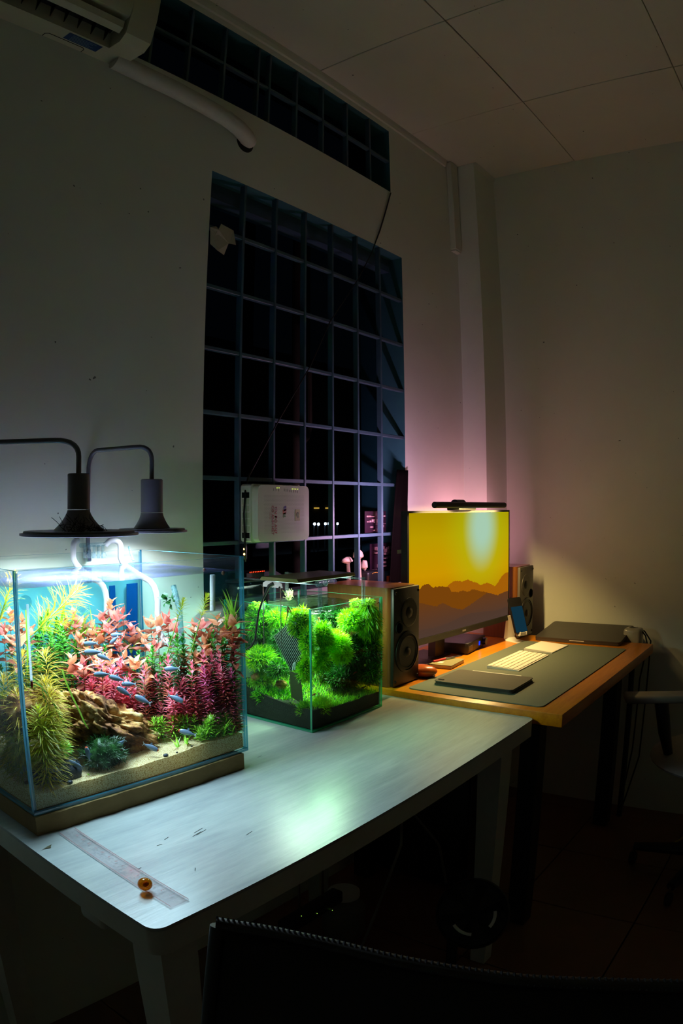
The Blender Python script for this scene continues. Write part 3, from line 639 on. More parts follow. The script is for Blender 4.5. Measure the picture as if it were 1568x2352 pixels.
# green background stems
def env(pts, x):
    for (x0, y0), (x1, y1) in zip(pts, pts[1:]):
        if x0 <= x <= x1: return y0+(y1-y0)*(x-x0)/(x1-x0)
    return pts[-1][1]
ge = [(0, 1470), (90, 1440), (130, 1430), (200, 1470), (330, 1500), (370, 1480), (430, 1450), (500, 1455), (560, 1470)]
for k in range(86):
    x = random.uniform(2, 556); y = env(ge, x)+random.uniform(0, 95)
    stemmed('green', tk(x, y, random.uniform(.55, .95) if x < 330 else random.uniform(.35, .85)), 'dark green small-leaved stem plant %s' % ('seen through the left glass' if x < 80 else 'behind the golden feathery stems' if x < 160 else 'below the blue refraction strips' if x < 330 else 'below the white return pipe' if x < 430 else 'near the right glass')+(', tip just under the orange leaves' if y-env(ge, x) < 32 else ', tip half way down' if y-env(ge, x) < 64 else ', tip low down'), 'dark green background stems')
for x, y, t in [(95, 1425, .8), (110, 1410, .85), (130, 1430, .75), (145, 1452, .7), (90, 1450, .7), (118, 1462, .65)]:
    stemmed('green', tk(x, y, t), 'green leafy stem plant behind the glass thermometer', 'green stems behind the thermometer')
# crimson needle-leaved stems
re_ = [(205, 1548), (235, 1512), (262, 1545), (300, 1590), (330, 1575), (368, 1512), (395, 1548), (432, 1538), (462, 1512), (500, 1520), (535, 1488), (560, 1500)]
for k in range(128):
    x = random.uniform(206, 557); y = env(re_, x)+random.uniform(0, 1)**1.2*(105 if x > 330 else 55)
    left = x < 330
    stemmed(random.choice(('red', 'red', 'magenta') if x > 470 else ('red',)), tk(x, y, random.uniform(.42, .62) if x < 360 else random.uniform(.30, .60)),
            *(('crimson needle-leaved stem behind the brown rock, %s' % (('left of the shoal of fish' if x < 262 else 'under the shoal of fish')+(', taller row' if y-env(re_, x) < 18 else ', lower row')), 'crimson stems behind the rock') if left else
              ('crimson needle-leaved stem plant %s, %s row' % ('next to the right glass' if x > 510 else 'right of the clear tube' if x > 450 else 'below the clear tube' if x > 400 else 'at the low end of the rock', 'lower' if y-env(re_, x) > 55 else 'middle' if y-env(re_, x) > 25 else 'upper'), 'crimson stems right of the rock')), (random.uniform(-.28, .28) if x < 480 else random.uniform(-.22, .04), random.uniform(-.28, .28) if x < 480 else random.uniform(-.26, -.06)))
for x, y, w_ in [(386, 1512, 'just left of the clear tube end'), (466, 1498, 'right of the clear tube end'), (537, 1482, 'against the right glass'), (232, 1506, 'at the left end of the shoal of fish'), (330, 1542, 'above the right slope of the rock'), (440, 1530, 'under the olive feathery heads')]:
    stemmed('red', tk(x, y, .3), 'tall crimson stem above its neighbours, '+w_, 'tall crimson stems')
# lime stems, low right
for k in range(44):
    x = random.uniform(452, 558); y = env([(452, 1668), (510, 1636), (558, 1618)], x)+random.uniform(0, 50)
    stemmed('lime', tk(x, y, random.uniform(.02, .3)), 'bright lime stem plant at the lower right corner, %s' % (('touching the right glass' if x > 520 else 'in the middle' if x > 490 else 'on the rock side')+(', top row' if y-env([(452, 1668), (510, 1636), (558, 1618)], x) < 18 else ', bottom row')), 'lime stems at the right corner')
for x, y in [(362, 1632), (372, 1648), (352, 1640), (478, 1606), (176, 1556), (190, 1566), (430, 1660), (445, 1650), (412, 1668), (398, 1680), (422, 1686)]:
    stemmed('lime', tk(x, y, .25), 'small yellow green tuft beside the brown rock' if x < 400 else 'pale lime tuft among the short grass', 'yellow green tufts' if x < 400 else 'pale lime tufts', h=0.045)
# golden feathery stems, left front
for x, y, t, tl in [(26, 1498, .25, .1), (8, 1560, .2, 0), (122, 1500, .25, -.08), (104, 1560, .15, 0), (95, 1592, .1, .1), (40, 1600, .15, 0), (15, 1625, .12, 0), (60, 1640, .3, 0)]:
    stemmed('gold', tk(x, y, t), 'golden feathery stem plant leaning at the near corner glass', 'golden feathery stems', (0, tl))
for x, y, t in [(5, 1600, .1), (28, 1650, .1), (88, 1625, .06), (108, 1632, .08), (98, 1665, .05), (14, 1680, .08), (46, 1660, .2), (118, 1650, .12), (40, 1690, .08)]:
    stemmed('olive', tk(x, y, t), 'olive feathery stem plant bushing low at the near corner glass', 'olive feathery stems')
P = tk(150, 1372, .35); g = ground(P.x-0.03, P.y)
o = inst('stem_plant', stem_mesh(0.13, 0.0016, mat='stemg'), None, tk(78, 1455, .35), (0, 0.98, 0.1)); tag(o, 'long golden plume bent over just under the water surface', 'plant')
inst('foliage', plume_mesh(0.13, 0.05, 0.008, 6, [M['gold'], M['olive']], 5, 0.7), o)
o = inst('stem_plant', stem_mesh(0.10, 0.0016, mat='stemg'), None, tk(-6, 1440, .35), (0, 0.5, 0.3)); tag(o, 'golden plume at the left edge under the water surface', 'plant')
inst('foliage', plume_mesh(0.10, 0.04, 0.008, 6, [M['gold'], M['olive']], 6, 0.7), o)
for x, y, bx, by in [(421, 1378, 380, 1515), (476, 1368, 438, 1500)]:
    p1, p0 = tk(x, y, .45), tk(bx, by, .40); d = p1-p0; h = d.length
    o = inst('stem_plant', stem_mesh(h, 0.0011, mat='stemg'), None, p0); o.rotation_euler = d.to_track_quat('Z', 'Y').to_euler()
    tag(o, 'tall slender olive stem with a feathery head, %s' % ('nearer the white pipe' if x < 450 else 'nearest the right glass'), 'plant')
    fo = inst('foliage', plume_mesh(0.052, 0.024, 0.0055, 7, [M['olive'], M['gold']], x), o, (0, 0, h-0.052))
# grasses
def tuft(name, label, base, n, hmin, hmax, wd, mat, spread, group=None, curl=(-.7, -.15), cat='plant'):
    b = B(base)
    for k in range(n):
        a = random.uniform(0, 6.28); e = random.uniform(1.45-spread, 1.5); d = Vector((math.cos(a)*math.cos(e), math.sin(a)*math.cos(e), math.sin(e)))
        blade(b, Vector(base)+Vector((random.uniform(-.004, .004), random.uniform(-.004, .004), 0)), d, Vector((0, 0, 1)), random.uniform(hmin, hmax), wd, random.uniform(*curl), 6, 0.25, 0, 0.45)
    return tag(b.build(name, M[mat], merge=False), label, cat, group)
for x, y, t, n, h in [(150, 1440, .85, 9, .10), (185, 1440, .9, 9, .09), (215, 1440, .88, 7, .085), (120, 1440, .9, 8, .10), (300, 1470, .8, 8, .06), (136, 1412, .8, 9, .09), (168, 1425, .85, 9, .09), (232, 1432, .85, 7, .07), (100, 1425, .8, 8, .09)]:
    p = tk(x, y, t); tuft('grass_plant', 'tall lime grass blades behind the orange stems' , p-Vector((0, 0, 0.03)), n, h*.6, h, 0.006, 'lime', .6, 'tall grass at the back')
for x, y, t, n, h in [(538, 1420, .6, 14, .085), (520, 1432, .5, 8, .06)]:
    p = tk(x, y, t); tuft('grass_plant', 'lime grass fan at the %s of the right glass' % ('top' if n > 10 else 'side'), p-Vector((0, 0, 0.012)), n, h*.5, h, 0.005, 'lime', .9)
for x, y, t, n, h in [(410, 1738, .1, 5, .045), (432, 1727, .12, 6, .055), (465, 1722, .12, 7, .055), (490, 1722, .08, 8, .06), (512, 1712, .1, 8, .065), (532, 1704, .12, 7, .05), (450, 1705, .3, 8, .05), (478, 1700, .3, 8, .05), (400, 1715, .3, 6, .03)]:
    p = tk(x, y, t); p.z = ground(p.x, p.y)-0.002
    tuft('grass_plant', 'short lime grass tuft growing from the pale sand', p, n, h*.5, h, 0.0036, 'lime', .75, 'short grass on the sand')
def ribbon(label, pts, wd, mat, t0=0.1):
    pts = [tk(x, y, t) for x, y, t in pts]; b = B(pts[0]); vs = []
    for i, p in enumerate(pts):
        d = (pts[min(i+1, len(pts)-1)]-pts[max(i-1, 0)]).normalized(); s_ = d.cross(Vector((0.3, -1, 0.4))).normalized()*wd*0.5*(1 if i < len(pts)-1 else 0.3); vs += [p-s_, p+s_]
    b.add(vs, [(2*i, 2*i+1, 2*i+3, 2*i+2) for i in range(len(pts)-1)]); return tag(b.build('ribbon_plant', M[mat], merge=False), label, 'plant')
ribbon('long bright green blade hanging down across the rock face', [(142, 1536, .12), (152, 1568, .1), (166, 1600, .08), (182, 1632, .07), (194, 1660, .06), (203, 1674, .06)], 0.0042, 'lime')
ribbon('green blade falling from the thermometer bulb to the rock', [(76, 1560, .2), (96, 1578, .18), (118, 1606, .14), (136, 1642, .1), (154, 1672, .1)], 0.004, 'grn1')
ribbon('thin green blade left of the rock, straight down', [(96, 1580, .15), (106, 1620, .12), (115, 1655, .1), (122, 1682, .1)], 0.003, 'grn1')
ribbon('green blade curving along the sand below the moss ball', [(201, 1777, .05), (215, 1790, .03), (238, 1796, .02), (260, 1790, .03), (276, 1780, .05)], 0.0034, 'lime')
ribbon('olive blade curving over the sand near the corner', [(78, 1764, .08), (90, 1778, .05), (108, 1789, .03), (124, 1792, .02)], 0.003, 'olive')
ribbon('olive blade lying behind the left glass over sand', [(6, 1742, .2), (22, 1762, .15), (42, 1780, .1), (56, 1790, .08)], 0.003, 'olive')
ribbon('upright green blade behind the thermometer tube', [(60, 1400, .3), (62, 1440, .3), (64, 1490, .3), (62, 1550, .3)], 0.006, 'lime')

# the big pitted rock
def rock(name, label, c, r, M3, amp, mats, seed, pits=True, nu=190, nv=110):
    off = Vector((seed*3.1, seed*1.7, seed))
    def fn(d):
        p = Vector((d.x*r[0], d.y*r[1], d.z*r[2]))
        k = 1+amp*0.8*(mnoise.fractal(p*18+off, 0.8, 2.1, 5))
        if pits:
            q_ = Vector((p.x*34, p.y*50, p.z*80))+off
            v = mnoise.noise(q_); k -= 0.9*amp*min(0.5, max(0, v-0.08)*3.0)
            v = mnoise.noise(Vector((p.x*85, p.y*110, p.z*150))+off); k -= 0.35*amp*min(0.5, max(0, v-0.05)*3.0)
            k += 0.22*amp*(1-abs(mnoise.noise(Vector((p.x*14, p.y*20, p.z*80))+off))*2)
        return max(0.5, k)
    b = B(c); b.ball(c, r, nu, nv, 0, M3, fn); return tag(b.build(name, mats, angle=180), label, 'rock')
m, nt, out = newmat('pitted brown rock'); p = N(nt, 'ShaderNodeBsdfPrincipled', i_Roughness=0.8)
tc = N(nt, 'ShaderNodeTexCoord'); n1 = N(nt, 'ShaderNodeTexNoise', i_Scale=22.0, i_Detail=7.0, i_Roughness=0.7); L(nt, tc.outputs['Object'], n1.inputs['Vector'])
r_ = N(nt, 'ShaderNodeValToRGB'); el = r_.color_ramp.elements
el[0].position = 0.34; el[0].color = C('#2a170c'); el[1].position = 0.70; el[1].color = C('#d8c08a'); e = el.new(0.46); e.color = C('#7a461e'); e = el.new(0.56); e.color = C('#b07c3c')
L(nt, n1.outputs['Fac'], r_.inputs[0]); L(nt, r_.outputs[0], p.inputs['Base Color'])
bp = N(nt, 'ShaderNodeBump', i_Strength=0.8, i_Distance=0.004); n2 = N(nt, 'ShaderNodeTexNoise', i_Scale=70.0, i_Detail=5.0, i_Roughness=0.7); L(nt, tc.outputs['Object'], n2.inputs['Vector'])
L(nt, n2.outputs['Fac'], bp.inputs['Height']); L(nt, bp.outputs['Normal'], p.inputs['Normal']); L(nt, p.outputs[0], out.inputs[0]); M['rock'] = m
pa, pb = atY(70, 1608, 1.17), atY(372, 1700, 1.16); cen = (pa+pb)/2; ax = (pb-pa); ln = ax.length/2
ax.normalize(); yy = Vector((0, 1, 0)); zz_ = ax.cross(yy).normalized(); yy = zz_.cross(ax)
rm = Matrix((ax, yy, zz_)).transposed()
rock('rock', 'large pitted brown rock slab sloping down to the sand', cen+Vector((0, 0.0, -0.004)), (ln*1.06, 0.062, 0.048), rm, 0.42, M['rock'], 3)
c2 = atY(320, 1725, 1.13); rock('rock', 'rust brown rock foot under the low end of the slab', c2+Vector((0, .01, 0)), (0.052, 0.035, 0.026), Matrix.Identity(3), 0.4, M['rock'], 8, nu=50, nv=34)
c3 = atY(45, 1640, 1.16); rock('rock', 'pale grey brown rock end behind the feathery stems', c3, (0.05, 0.04, 0.045), Matrix.Identity(3), 0.4, M['rock'], 5, nu=50, nv=34)
M['slate'] = plain('black lava stone', '#1b1f2a', 0.6, var=0.4, scale=120, bump=0.6, bscale=200)
c4 = atY(128, 1764, 1.095); c4.z = 0.822; rock('stone', 'low black stone on the sand beside the moss ball', c4, (0.055, 0.03, 0.030), Matrix.Identity(3), 0.25, M['slate'], 11, False, 36, 22)
c5 = atX(42, 1764, 0.560); c5.z = 0.822; rock('stone', 'black stone behind the left glass near the corner', c5, (0.03, 0.035, 0.03), Matrix.Identity(3), 0.25, M['slate'], 12, False, 36, 22)
def mossball(name, label, c, r, n, ln, wd, mats, cat='moss', droop=0.0, core=True, seed=1, up=0.25, group=None):
    rr = random.Random(seed); b = B(c); c = Vector(c)
    if core: b.ball(c, tuple(x*0.86 for x in r), 18, 12, len(mats)-1, None, lambda d: 1+0.42*mnoise.noise(d*1.9+Vector((seed, 0, 0))))
    for k in range(n):
        z = rr.uniform(-0.75, 1); a = rr.uniform(0, 6.283); s_ = math.sqrt(max(0, 1-z*z)); d = Vector((s_*math.cos(a), s_*math.sin(a), z))
        kk = 0.86+0.38*mnoise.noise(d*1.9+Vector((seed, 0, 0)))+rr.uniform(-.05, .10)
        p_ = c+Vector((d.x*r[0], d.y*r[1], d.z*r[2]))*kk
        dd = (d+Vector((rr.uniform(-.8, .8), rr.uniform(-.8, .8), rr.uniform(-.6, .6)+up-droop))).normalized()
        blade(b, p_, dd, Vector((rr.uniform(-1, 1), rr.uniform(-1, 1), 1)), ln*rr.uniform(.6, 1.3), wd, rr.uniform(-.5, .1)-droop*.3, 2, 0.2, rr.randrange(max(1, len(mats)-1)), 0.6)
    return tag(b.build(name, mats, merge=False), label, cat, group)
mc = atY(240, 1744, 1.09); mc.z = 0.838
mossball('moss_ball', 'dark green moss ball resting on the sand before the rock', mc, (0.042, 0.032, 0.032), 1500, 0.010, 0.0013, [M['moss'], M['moss'], M['moss']], seed=4)
mossball('fern', 'bright green fern clump on the low black stone', atY(132, 1722, 1.10), (0.026, 0.016, 0.012), 240, 0.011, 0.004, [M['grn1'], M['lime'], M['grn2']], 'plant', core=False, seed=9)
mossball('fern', 'small green fern sprig at the left foot of the corner glass', atX(50, 1725, 0.57), (0.014, 0.014, 0.01), 120, 0.010, 0.004, [M['grn1'], M['lime'], M['grn2']], 'plant', core=False, seed=10)
mossball('floating_plant', 'rounded dark green leaf cluster by the tall white pipe', tk(387, 1380, .55), (0.013, 0.01, 0.009), 26, 0.014, 0.013, [M['grn2'], M['grn2']], 'plant', core=False, seed=3)

# pebbles and snails
def pebble(name, label, p, r, mat, cat):
    b = B(p); b.ball(p, r, 12, 8, 0, None, lambda d: 1+0.12*mnoise.noise(d*2+p*60)); return tag(b.build(name, mat), label, cat)
for nm, lb_, px, py, r, mt, ct in [('snail', 'small brown snail on the sand beside a fallen fish shadow', 137, 1796, .0042, 'rust', 'snail'), ('pebble', 'grey blue pebble lying on the open sand near the corner', 175, 1806, .0045, 'slate', 'pebble'), ('snail', 'dark round snail on the sand right of the rock', 408, 1746, .0042, 'slate', 'snail'), ('pebble', 'tiny black pebble on the sand right of the snail', 442, 1741, .0019, 'black', 'pebble'), ('pebble', 'tiny black pebble on the sand under the short grass', 467, 1727, .0019, 'black', 'pebble'), ('snail', 'brown snail on the sand tight against the corner glass', 62, 1798, .004, 'rust', 'snail')]:
    p_ = atZ(px, py, 0.8135); p_ = Vector((min(max(p_.x, sx0+.006), sx1-.006), max(p_.y, sy0+.006), 0)); p_.z = ground(p_.x, p_.y)+r*.6
    pebble(nm, lb_, p_, (r*1.4, r, r*.85), M[mt], ct)
for lb_, px, py, y, r in [('dark snail on the far waterline of the large aquarium', 469, 1303, None, .0035), ('dark snail on the near waterline at the right glass', 513, 1314, GY0+GT+.004, .0045)]:
    p_ = atY(px, py, y) if y else tk(px, py, .6); p_.z = WZ-0.003 if y else WZ; pebble('snail', lb_, p_, (r, r*.8, r), M['rust'], 'snail')

# fish
M['fishbody'] = plain('silver fish body', '#6c7d94', 0.3, metal=0.3, var=0.1); M['fishred'] = plain('red fish nose', '#d8562e', 0.4)
m, nt, out = newmat('striped fish tail'); p = N(nt, 'ShaderNodeBsdfPrincipled', i_Roughness=0.4); tc = N(nt, 'ShaderNodeTexCoord'); wv = N(nt, 'ShaderNodeTexWave', i_Scale=140.0); wv.bands_direction = 'Z'
r_ = N(nt, 'ShaderNodeValToRGB'); r_.color_ramp.interpolation = 'CONSTANT'; r_.color_ramp.elements[0].color = C('#0c0c10'); r_.color_ramp.elements[1].position = 0.5; r_.color_ramp.elements[1].color = C('#e2e6ea')
L(nt, tc.outputs['Object'], wv.inputs[0]); L(nt, wv.outputs['Fac'], r_.inputs[0]); L(nt, r_.outputs[0], p.inputs[0]); L(nt, p.outputs[0], out.inputs[0]); M['fishtail'] = m
def fish_meshes():
    Ln = 0.030; b = B(); prof = [(-.5, .0012, .001), (-.44, .0030, .0022), (-.3, .0046, .0030), (-.1, .0052, .0032), (.12, .0042, .0026), (.3, .0022, .0014), (.38, .0014, .0008)]
    vs = [(x*Ln, math.cos(a)*w, math.sin(a)*h) for x, h, w in prof for a in [2*PI*k/10 for k in range(10)]]; n = 10
    fs = [(i*n+j, i*n+(j+1) % n, (i+1)*n+(j+1) % n, (i+1)*n+j) for i in range(len(prof)-1) for j in range(n)]+[tuple(range(n-1, -1, -1)), tuple((len(prof)-1)*n+j for j in range(n))]
    b.add(vs, fs); b.m = [1 if f[0] < n*1 else 0 for f in fs]
    body = b.mesh('body', [M['fishbody'], M['fishred']])
    t = B(); t.add([(.37*Ln, 0, .001), (.37*Ln, 0, -.001), (.55*Ln, .0006, .0052), (.47*Ln, 0, 0), (.55*Ln, -.0006, -.0052)], [(0, 1, 3), (0, 3, 2), (1, 4, 3)]); tail = t.mesh('tail_fin', M['fishtail'], smooth=False, merge=False)
    d = B(); d.add([(-.05*Ln, 0, .0050), (.10*Ln, 0, .0042), (.06*Ln, 0, .0088), (-.02*Ln, 0, .0086)], [(0, 1, 2, 3)]); dors = d.mesh('dorsal_fin', M['fishbody'], smooth=False, merge=False)
    e = B(); [e.ball((-.43*Ln, s_*.0023, .0008), .0008, 6, 4) for s_ in (-1, 1)]; eye = e.mesh('eyes', M['black'])
    return body, tail, dors, eye
FM = fish_meshes()
def fish(px, py, ang, sc, t, label, flip=False):
    """ang: degrees the head points above the leftward direction"""
    p_ = tk(px, py, t); rt = CR.copy(); rt.z = 0; rt.normalize(); a = rad(ang)
    xdir = (rt*math.cos(a)+Vector((0, 0, -1))*math.sin(a))*(-1 if flip else 1); ydir = Vector((0, 0, 1)).cross(xdir).normalized(); zdir = xdir.cross(ydir)
    o = inst('fish', FM[0], None, p_); tag(o, label, 'fish', 'silver fish with red noses'); o.rotation_euler = Matrix((xdir, ydir, zdir)).transposed().to_euler(); o.scale = (sc,)*3
    for nm, me in (('tail_fin', FM[1]), ('dorsal_fin', FM[2]), ('eyes', FM[3])): inst(nm, me, o)
for a in [(208, 1478, -5, 1.0, .25, 'silver fish at the top left of the mid-tank shoal'), (213, 1498, -3, 1.25, .2, 'largest silver fish, in front of the brown broad leaves'), (238, 1510, 20, 1.0, .2, 'silver fish nosing down left under the largest fish'), (268, 1458, -4, .9, .3, 'highest silver fish, against the orange leaves'), (262, 1470, -40, .8, .3, 'silver fish turned steeply just under the highest one'),
          (233, 1549, -4, 1.1, .12, 'silver fish level in front of the leftmost crimson stems'), (267, 1558, 14, 1.1, .12, 'silver fish tilted nose down above the rock top'), (295, 1571, -2, 1.0, .14, 'silver fish level right above the rock top'), (284, 1588, 28, 1.1, .1, 'silver fish diving towards the rock top'), (327, 1607, 24, 1.2, .1, 'silver fish diving over the right slope of the rock'),
          (404, 1604, 22, 1.15, .1, 'silver fish facing right before the crimson stems', True), (394, 1536, -4, 1.1, .15, 'silver fish facing left above the crimson stems'), (275, 1709, -40, 1.0, .06, 'silver fish heading up left under the rock'), (346, 1716, 22, 1.1, .05, 'silver fish facing right under the rock foot', True),
          (202, 1732, 80, .95, .05, 'silver fish pointing straight down above the moss ball'), (173, 1756, 18, 1.1, .05, 'silver fish over the right end of the black stone'), (120, 1768, -6, 1.3, .04, 'lowest silver fish, in front of the black stone'), (126, 1789, 16, .9, .04, 'pale silver fish just above the sand'), (57, 1768, -40, .9, .1, 'silver fish half hidden by the corner seam'), (430, 1683, 14, 1.2, .05, 'silver fish before the short grass tufts')]:
    fish(*a)

# thermometer
def thermometer(label, top, bot, cup_r, bulbcol):
    r = thing('thermometer', label, 'thermometer', bot); top, bot = Vector(top), Vector(bot); d = (top-bot).normalized(); o = r.location
    B(o).tube([bot+d*0.012, top], 0.0021, 10).build('tube', edgeglass('milky scale tube', '#ffffff', '#f2f6fa', .7) if bulbcol == 'r' else plain('green scale tube', '#b8d84a', 0.3), r)
    B(o).tube([bot, bot+d*0.006, bot+d*0.014], [0.0010, 0.0021, 0.0018], 10).build('bulb', plain('red thermometer bulb', '#b01020', 0.25), r)
    b = B(o)
    for k in range(26): c = bot+d*(0.024+k*0.0029); b.box((c.x-.0010, c.y-.0024, c.z-.00018), (c.x+.0010, c.y-.00225, c.z+.00018))
    b.build('scale_marks', plain('grey scale print', '#56606a', .6), r, smooth=False)
    B(o).lathe([(0, 0), (cup_r*.3, -.0012), (cup_r, -.004), (cup_r, -.0046), (0, -.003)], top+d*0.002+Vector((0, 0.0035, 0)), 24, 0, Matrix.Rotation(rad(90), 3, 'X')).build('suction_cup', M['acrylic'], r)
thermometer('glass thermometer with red bulb inside the large aquarium', atY(63, 1388, GY0+GT+.0085), atY(73.5, 1581, GY0+GT+.0085), 0.0125, 'r')

# white filter pipes, manifold
def chaikin(p, n=2):
    p = [Vector(v) for v in p]
    for _ in range(n):
        q2 = [p[0]]
        for a, c in zip(p, p[1:]): q2 += [a.lerp(c, .25), a.lerp(c, .75)]
        p = q2+[p[-1]]
    return p
def pipe(label, pts, r, name='filter_pipe', mat='pvc', ring=None):
    pts = chaikin(pts) if len(pts) > 4 else pts
    o = thing(name, label, 'pipe', pts[0]); B(o.location).tube(pts, r, 14).build('tube', M[mat], o)
    if ring:
        c, d = Vector(ring[0]), Vector(ring[1]).normalized(); q_ = d.to_track_quat('Z', 'Y').to_matrix()
        B(o.location).lathe([(r*.95, -.012), (r*1.35, -.002), (r*1.4, .001), (r*1.1, .001), (r*.9, -.004)], c, 20, 0, q_).build('outlet_ring', M[mat], o)
    return o
pA = [atY(168, 1290, 1.372), atY(168, 1262, 1.372)]+arc(atY(168, 1258, 1.372), atY(168, 1242, 1.372), atY(184, 1242, 1.395)+Vector((0, .012, 0)))
pAw = [atY(245, 1430, 1.36), atY(245, 1345, 1.36), atY(200, 1322, 1.37), atY(168, 1290, 1.372)]
pipe('white intake pipe hooked over the rear rim, left of the pair', [tuple(v) for v in pAw+pA[1:]], 0.0068)
pB = [atY(393, 1478, 1.20), atY(372, 1466, 1.25), atY(362, 1440, 1.27), atY(362, 1345, 1.27), atY(315, 1318, 1.33), atY(277, 1292, 1.372), atY(277, 1262, 1.372)]+arc(atY(277, 1258, 1.372), atY(277, 1238, 1.372), atY(252, 1242, 1.385))+[atY(242, 1252, 1.392)]
pipe('white return pipe with hooked top, right of the pair', [tuple(v) for v in pB], 0.0068, ring=(atY(393, 1478, 1.20), (CR*0.5-CF*0.8)))
pipe('short white pipe standing near the right glass', [tuple(tk(488, 1320, .7)), tuple(tk(488, 1402, .7))], 0.0055)
pipe('clear tube with round open end below the feathery stem', [tuple(tk(398, 1345, .6)), tuple(tk(412, 1400, .55)), tuple(tk(417, 1470, .45))], 0.006, 'clear_tube', 'tubeclear', ring=(tk(417, 1472, .45), (CR*0.2-CF)))
pipe('thin blue green hose entering the water by the rear rim', [tuple(atY(296, 1256, 1.385)), tuple(atY(300, 1270, 1.372)), tuple(atY(306, 1288, 1.36))], 0.0028, 'air_hose', 'tubeclear')
mfo = thing('manifold', 'clear acrylic manifold with star taps on the rear rim', 'manifold', (0.885, 1.372, GZ1)); o = mfo.location
for px in (195, 206, 216, 226, 236): B(o).cyl(atY(px, 1252, 1.372), atY(px, 1282, 1.372), 0.0038, None, 10).build('chamber', M['acrylic'], mfo)
B(o).cyl(atY(184, 1253, 1.372), atY(240, 1250, 1.372), 0.0048, None, 12).build('header_tube', M['acrylic'], mfo)
for px in (215, 238):
    c = atY(px, 1275, 1.364); b = B(o); pts = []
    for k in range(12): a = 2*PI*k/12; rr = 0.0075 if k % 2 == 0 else 0.0045; pts.append((c.x+rr*math.cos(a), c.z+rr*math.sin(a)))
    b.prism(pts, c.y-.003, c.y+.003, 'Y').build('tap', M['acrylic'], mfo, smooth=False)
# blue strips added behind the tank, imitating window bars refracted through it
M['bluestrip'] = plain('blue refraction strip', '#1763a8', 0.5, var=0.1)
for k, (x0, y0, x1, y1, lb_) in enumerate([(303, 1340, 296, 1450, 'wide blue refraction strip behind the tank between the pipes'), (257, 1345, 260, 1420, 'narrow blue refraction strip behind the left white pipe')]):
    p0, p1 = atY(x0, y0, 1.408), atY(x1, y1, 1.408); w = 0.016 if k == 0 else 0.008
    B_ = B(p1); B_.add([(p0.x-w, 1.406, p0.z), (p0.x+w, 1.406, p0.z), (p1.x+w, 1.406, TT+.001), (p1.x-w, 1.406, TT+.001), (p0.x-w, 1.409, p0.z), (p0.x+w, 1.409, p0.z), (p1.x+w, 1.409, TT+.001), (p1.x-w, 1.409, TT+.001)], [(0, 1, 2, 3), (7, 6, 5, 4), (0, 4, 5, 1), (3, 2, 6, 7), (0, 3, 7, 4), (1, 5, 6, 2)])
    tag(B_.build('refraction_strip', M['bluestrip'], smooth=False), lb_, 'strip')

# ================================================================== THE SMALL MOSS TANK
def tk2(px, py, t):
    w = pray(px, py); k = w.x/w.y
    y0 = max(NY0+NT+0.006, (NX0+NT+0.006)/k); y1 = min(NY1-NT-0.008, (NX1-NT-0.008)/k); y1 = max(y1, y0+0.002)
    p = atY(px, py, y0+(y1-y0)*t); p.z = min(p.z, WZ2-0.003); return p
M['soil'] = plain('dark planting soil', '#120d07', 0.95, var=0.4, scale=300, bump=0.8, bscale=260)
M['mg1'] = leafmat('vivid moss', '#3fa400', '#7cd80a', 0.45, 60); M['mg2'] = leafmat('yellow green moss', '#94d400', '#c8f010', 0.5, 60)
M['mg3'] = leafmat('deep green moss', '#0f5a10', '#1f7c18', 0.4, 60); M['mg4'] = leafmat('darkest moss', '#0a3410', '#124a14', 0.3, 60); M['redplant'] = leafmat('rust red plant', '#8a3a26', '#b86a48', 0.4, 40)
def ground2(x, y):
    t = min(1, max(0, (y-1.10)/0.25)); l = min(1, max(0, (1.42-x)/0.12)); return 0.783+0.034*t*t+0.012*l+0.003*mnoise.noise(Vector((x*22, y*22, 5)))
n0, n1, n2_, n3 = NX0+NT+.0016, NX1-NT-.0016, NY0+NT+.0016, NY1-NT-.0016
b = B(((n0+n1)/2, (n2_+n3)/2, NZ0+NT)); vs = []; K = 34; zb = NZ0+NT+.0014
for j in range(K+1):
    for i in range(K+1): x = n0+(n1-n0)*i/K; y = n2_+(n3-n2_)*j/K; vs.append((x, y, ground2(x, y)))
fs = [(j*(K+1)+i, j*(K+1)+i+1, (j+1)*(K+1)+i+1, (j+1)*(K+1)+i) for j in range(K) for i in range(K)]; b.add(vs, fs)
for i in range(K):
    for j in (0, K):
        p, q_ = vs[j*(K+1)+i], vs[j*(K+1)+i+1]; b.quad((p[0], p[1], zb), (q_[0], q_[1], zb), q_, p); p, q_ = vs[i*(K+1)+j], vs[(i+1)*(K+1)+j]; b.quad((p[0], p[1], zb), (q_[0], q_[1], zb), q_, p)
b.quad((n0, n2_, zb), (n1, n2_, zb), (n1, n3, zb), (n0, n3, zb)); tag(b.build('soil', M['soil'], smooth=True), 'dark planting soil in the small moss aquarium', 'soil', kind='stuff')
b = B(((n0+n1)/2, (n2_+n3)/2, 0.79))
for k in range(5200):
    x, y = rng.uniform(n0+.003, n1-.003), n2_+.002+(n3-n2_-.02)*rng.uniform(0, 1)**1.5
    if x < 1.36 and y < 1.2 and rng.uniform() < .75: continue
    a = rng.uniform(0, 6.28); e = rng.uniform(.8, 1.5); Lb = rng.uniform(.008, .018)
    blade(b, Vector((x, y, ground2(x, y)-.001)), Vector((math.cos(a)*math.cos(e), math.sin(a)*math.cos(e), math.sin(e))), Vector((0, 0, 1)), Lb, 0.0016, -.3, 2, 0.2, int(rng.integers(0, 2)), .5)
tag(b.build('carpet_grass', [M['mg1'], M['mg2']], merge=False), 'short bright green grass carpet over the dark soil', 'grass', kind='stuff')
S = 0.00107
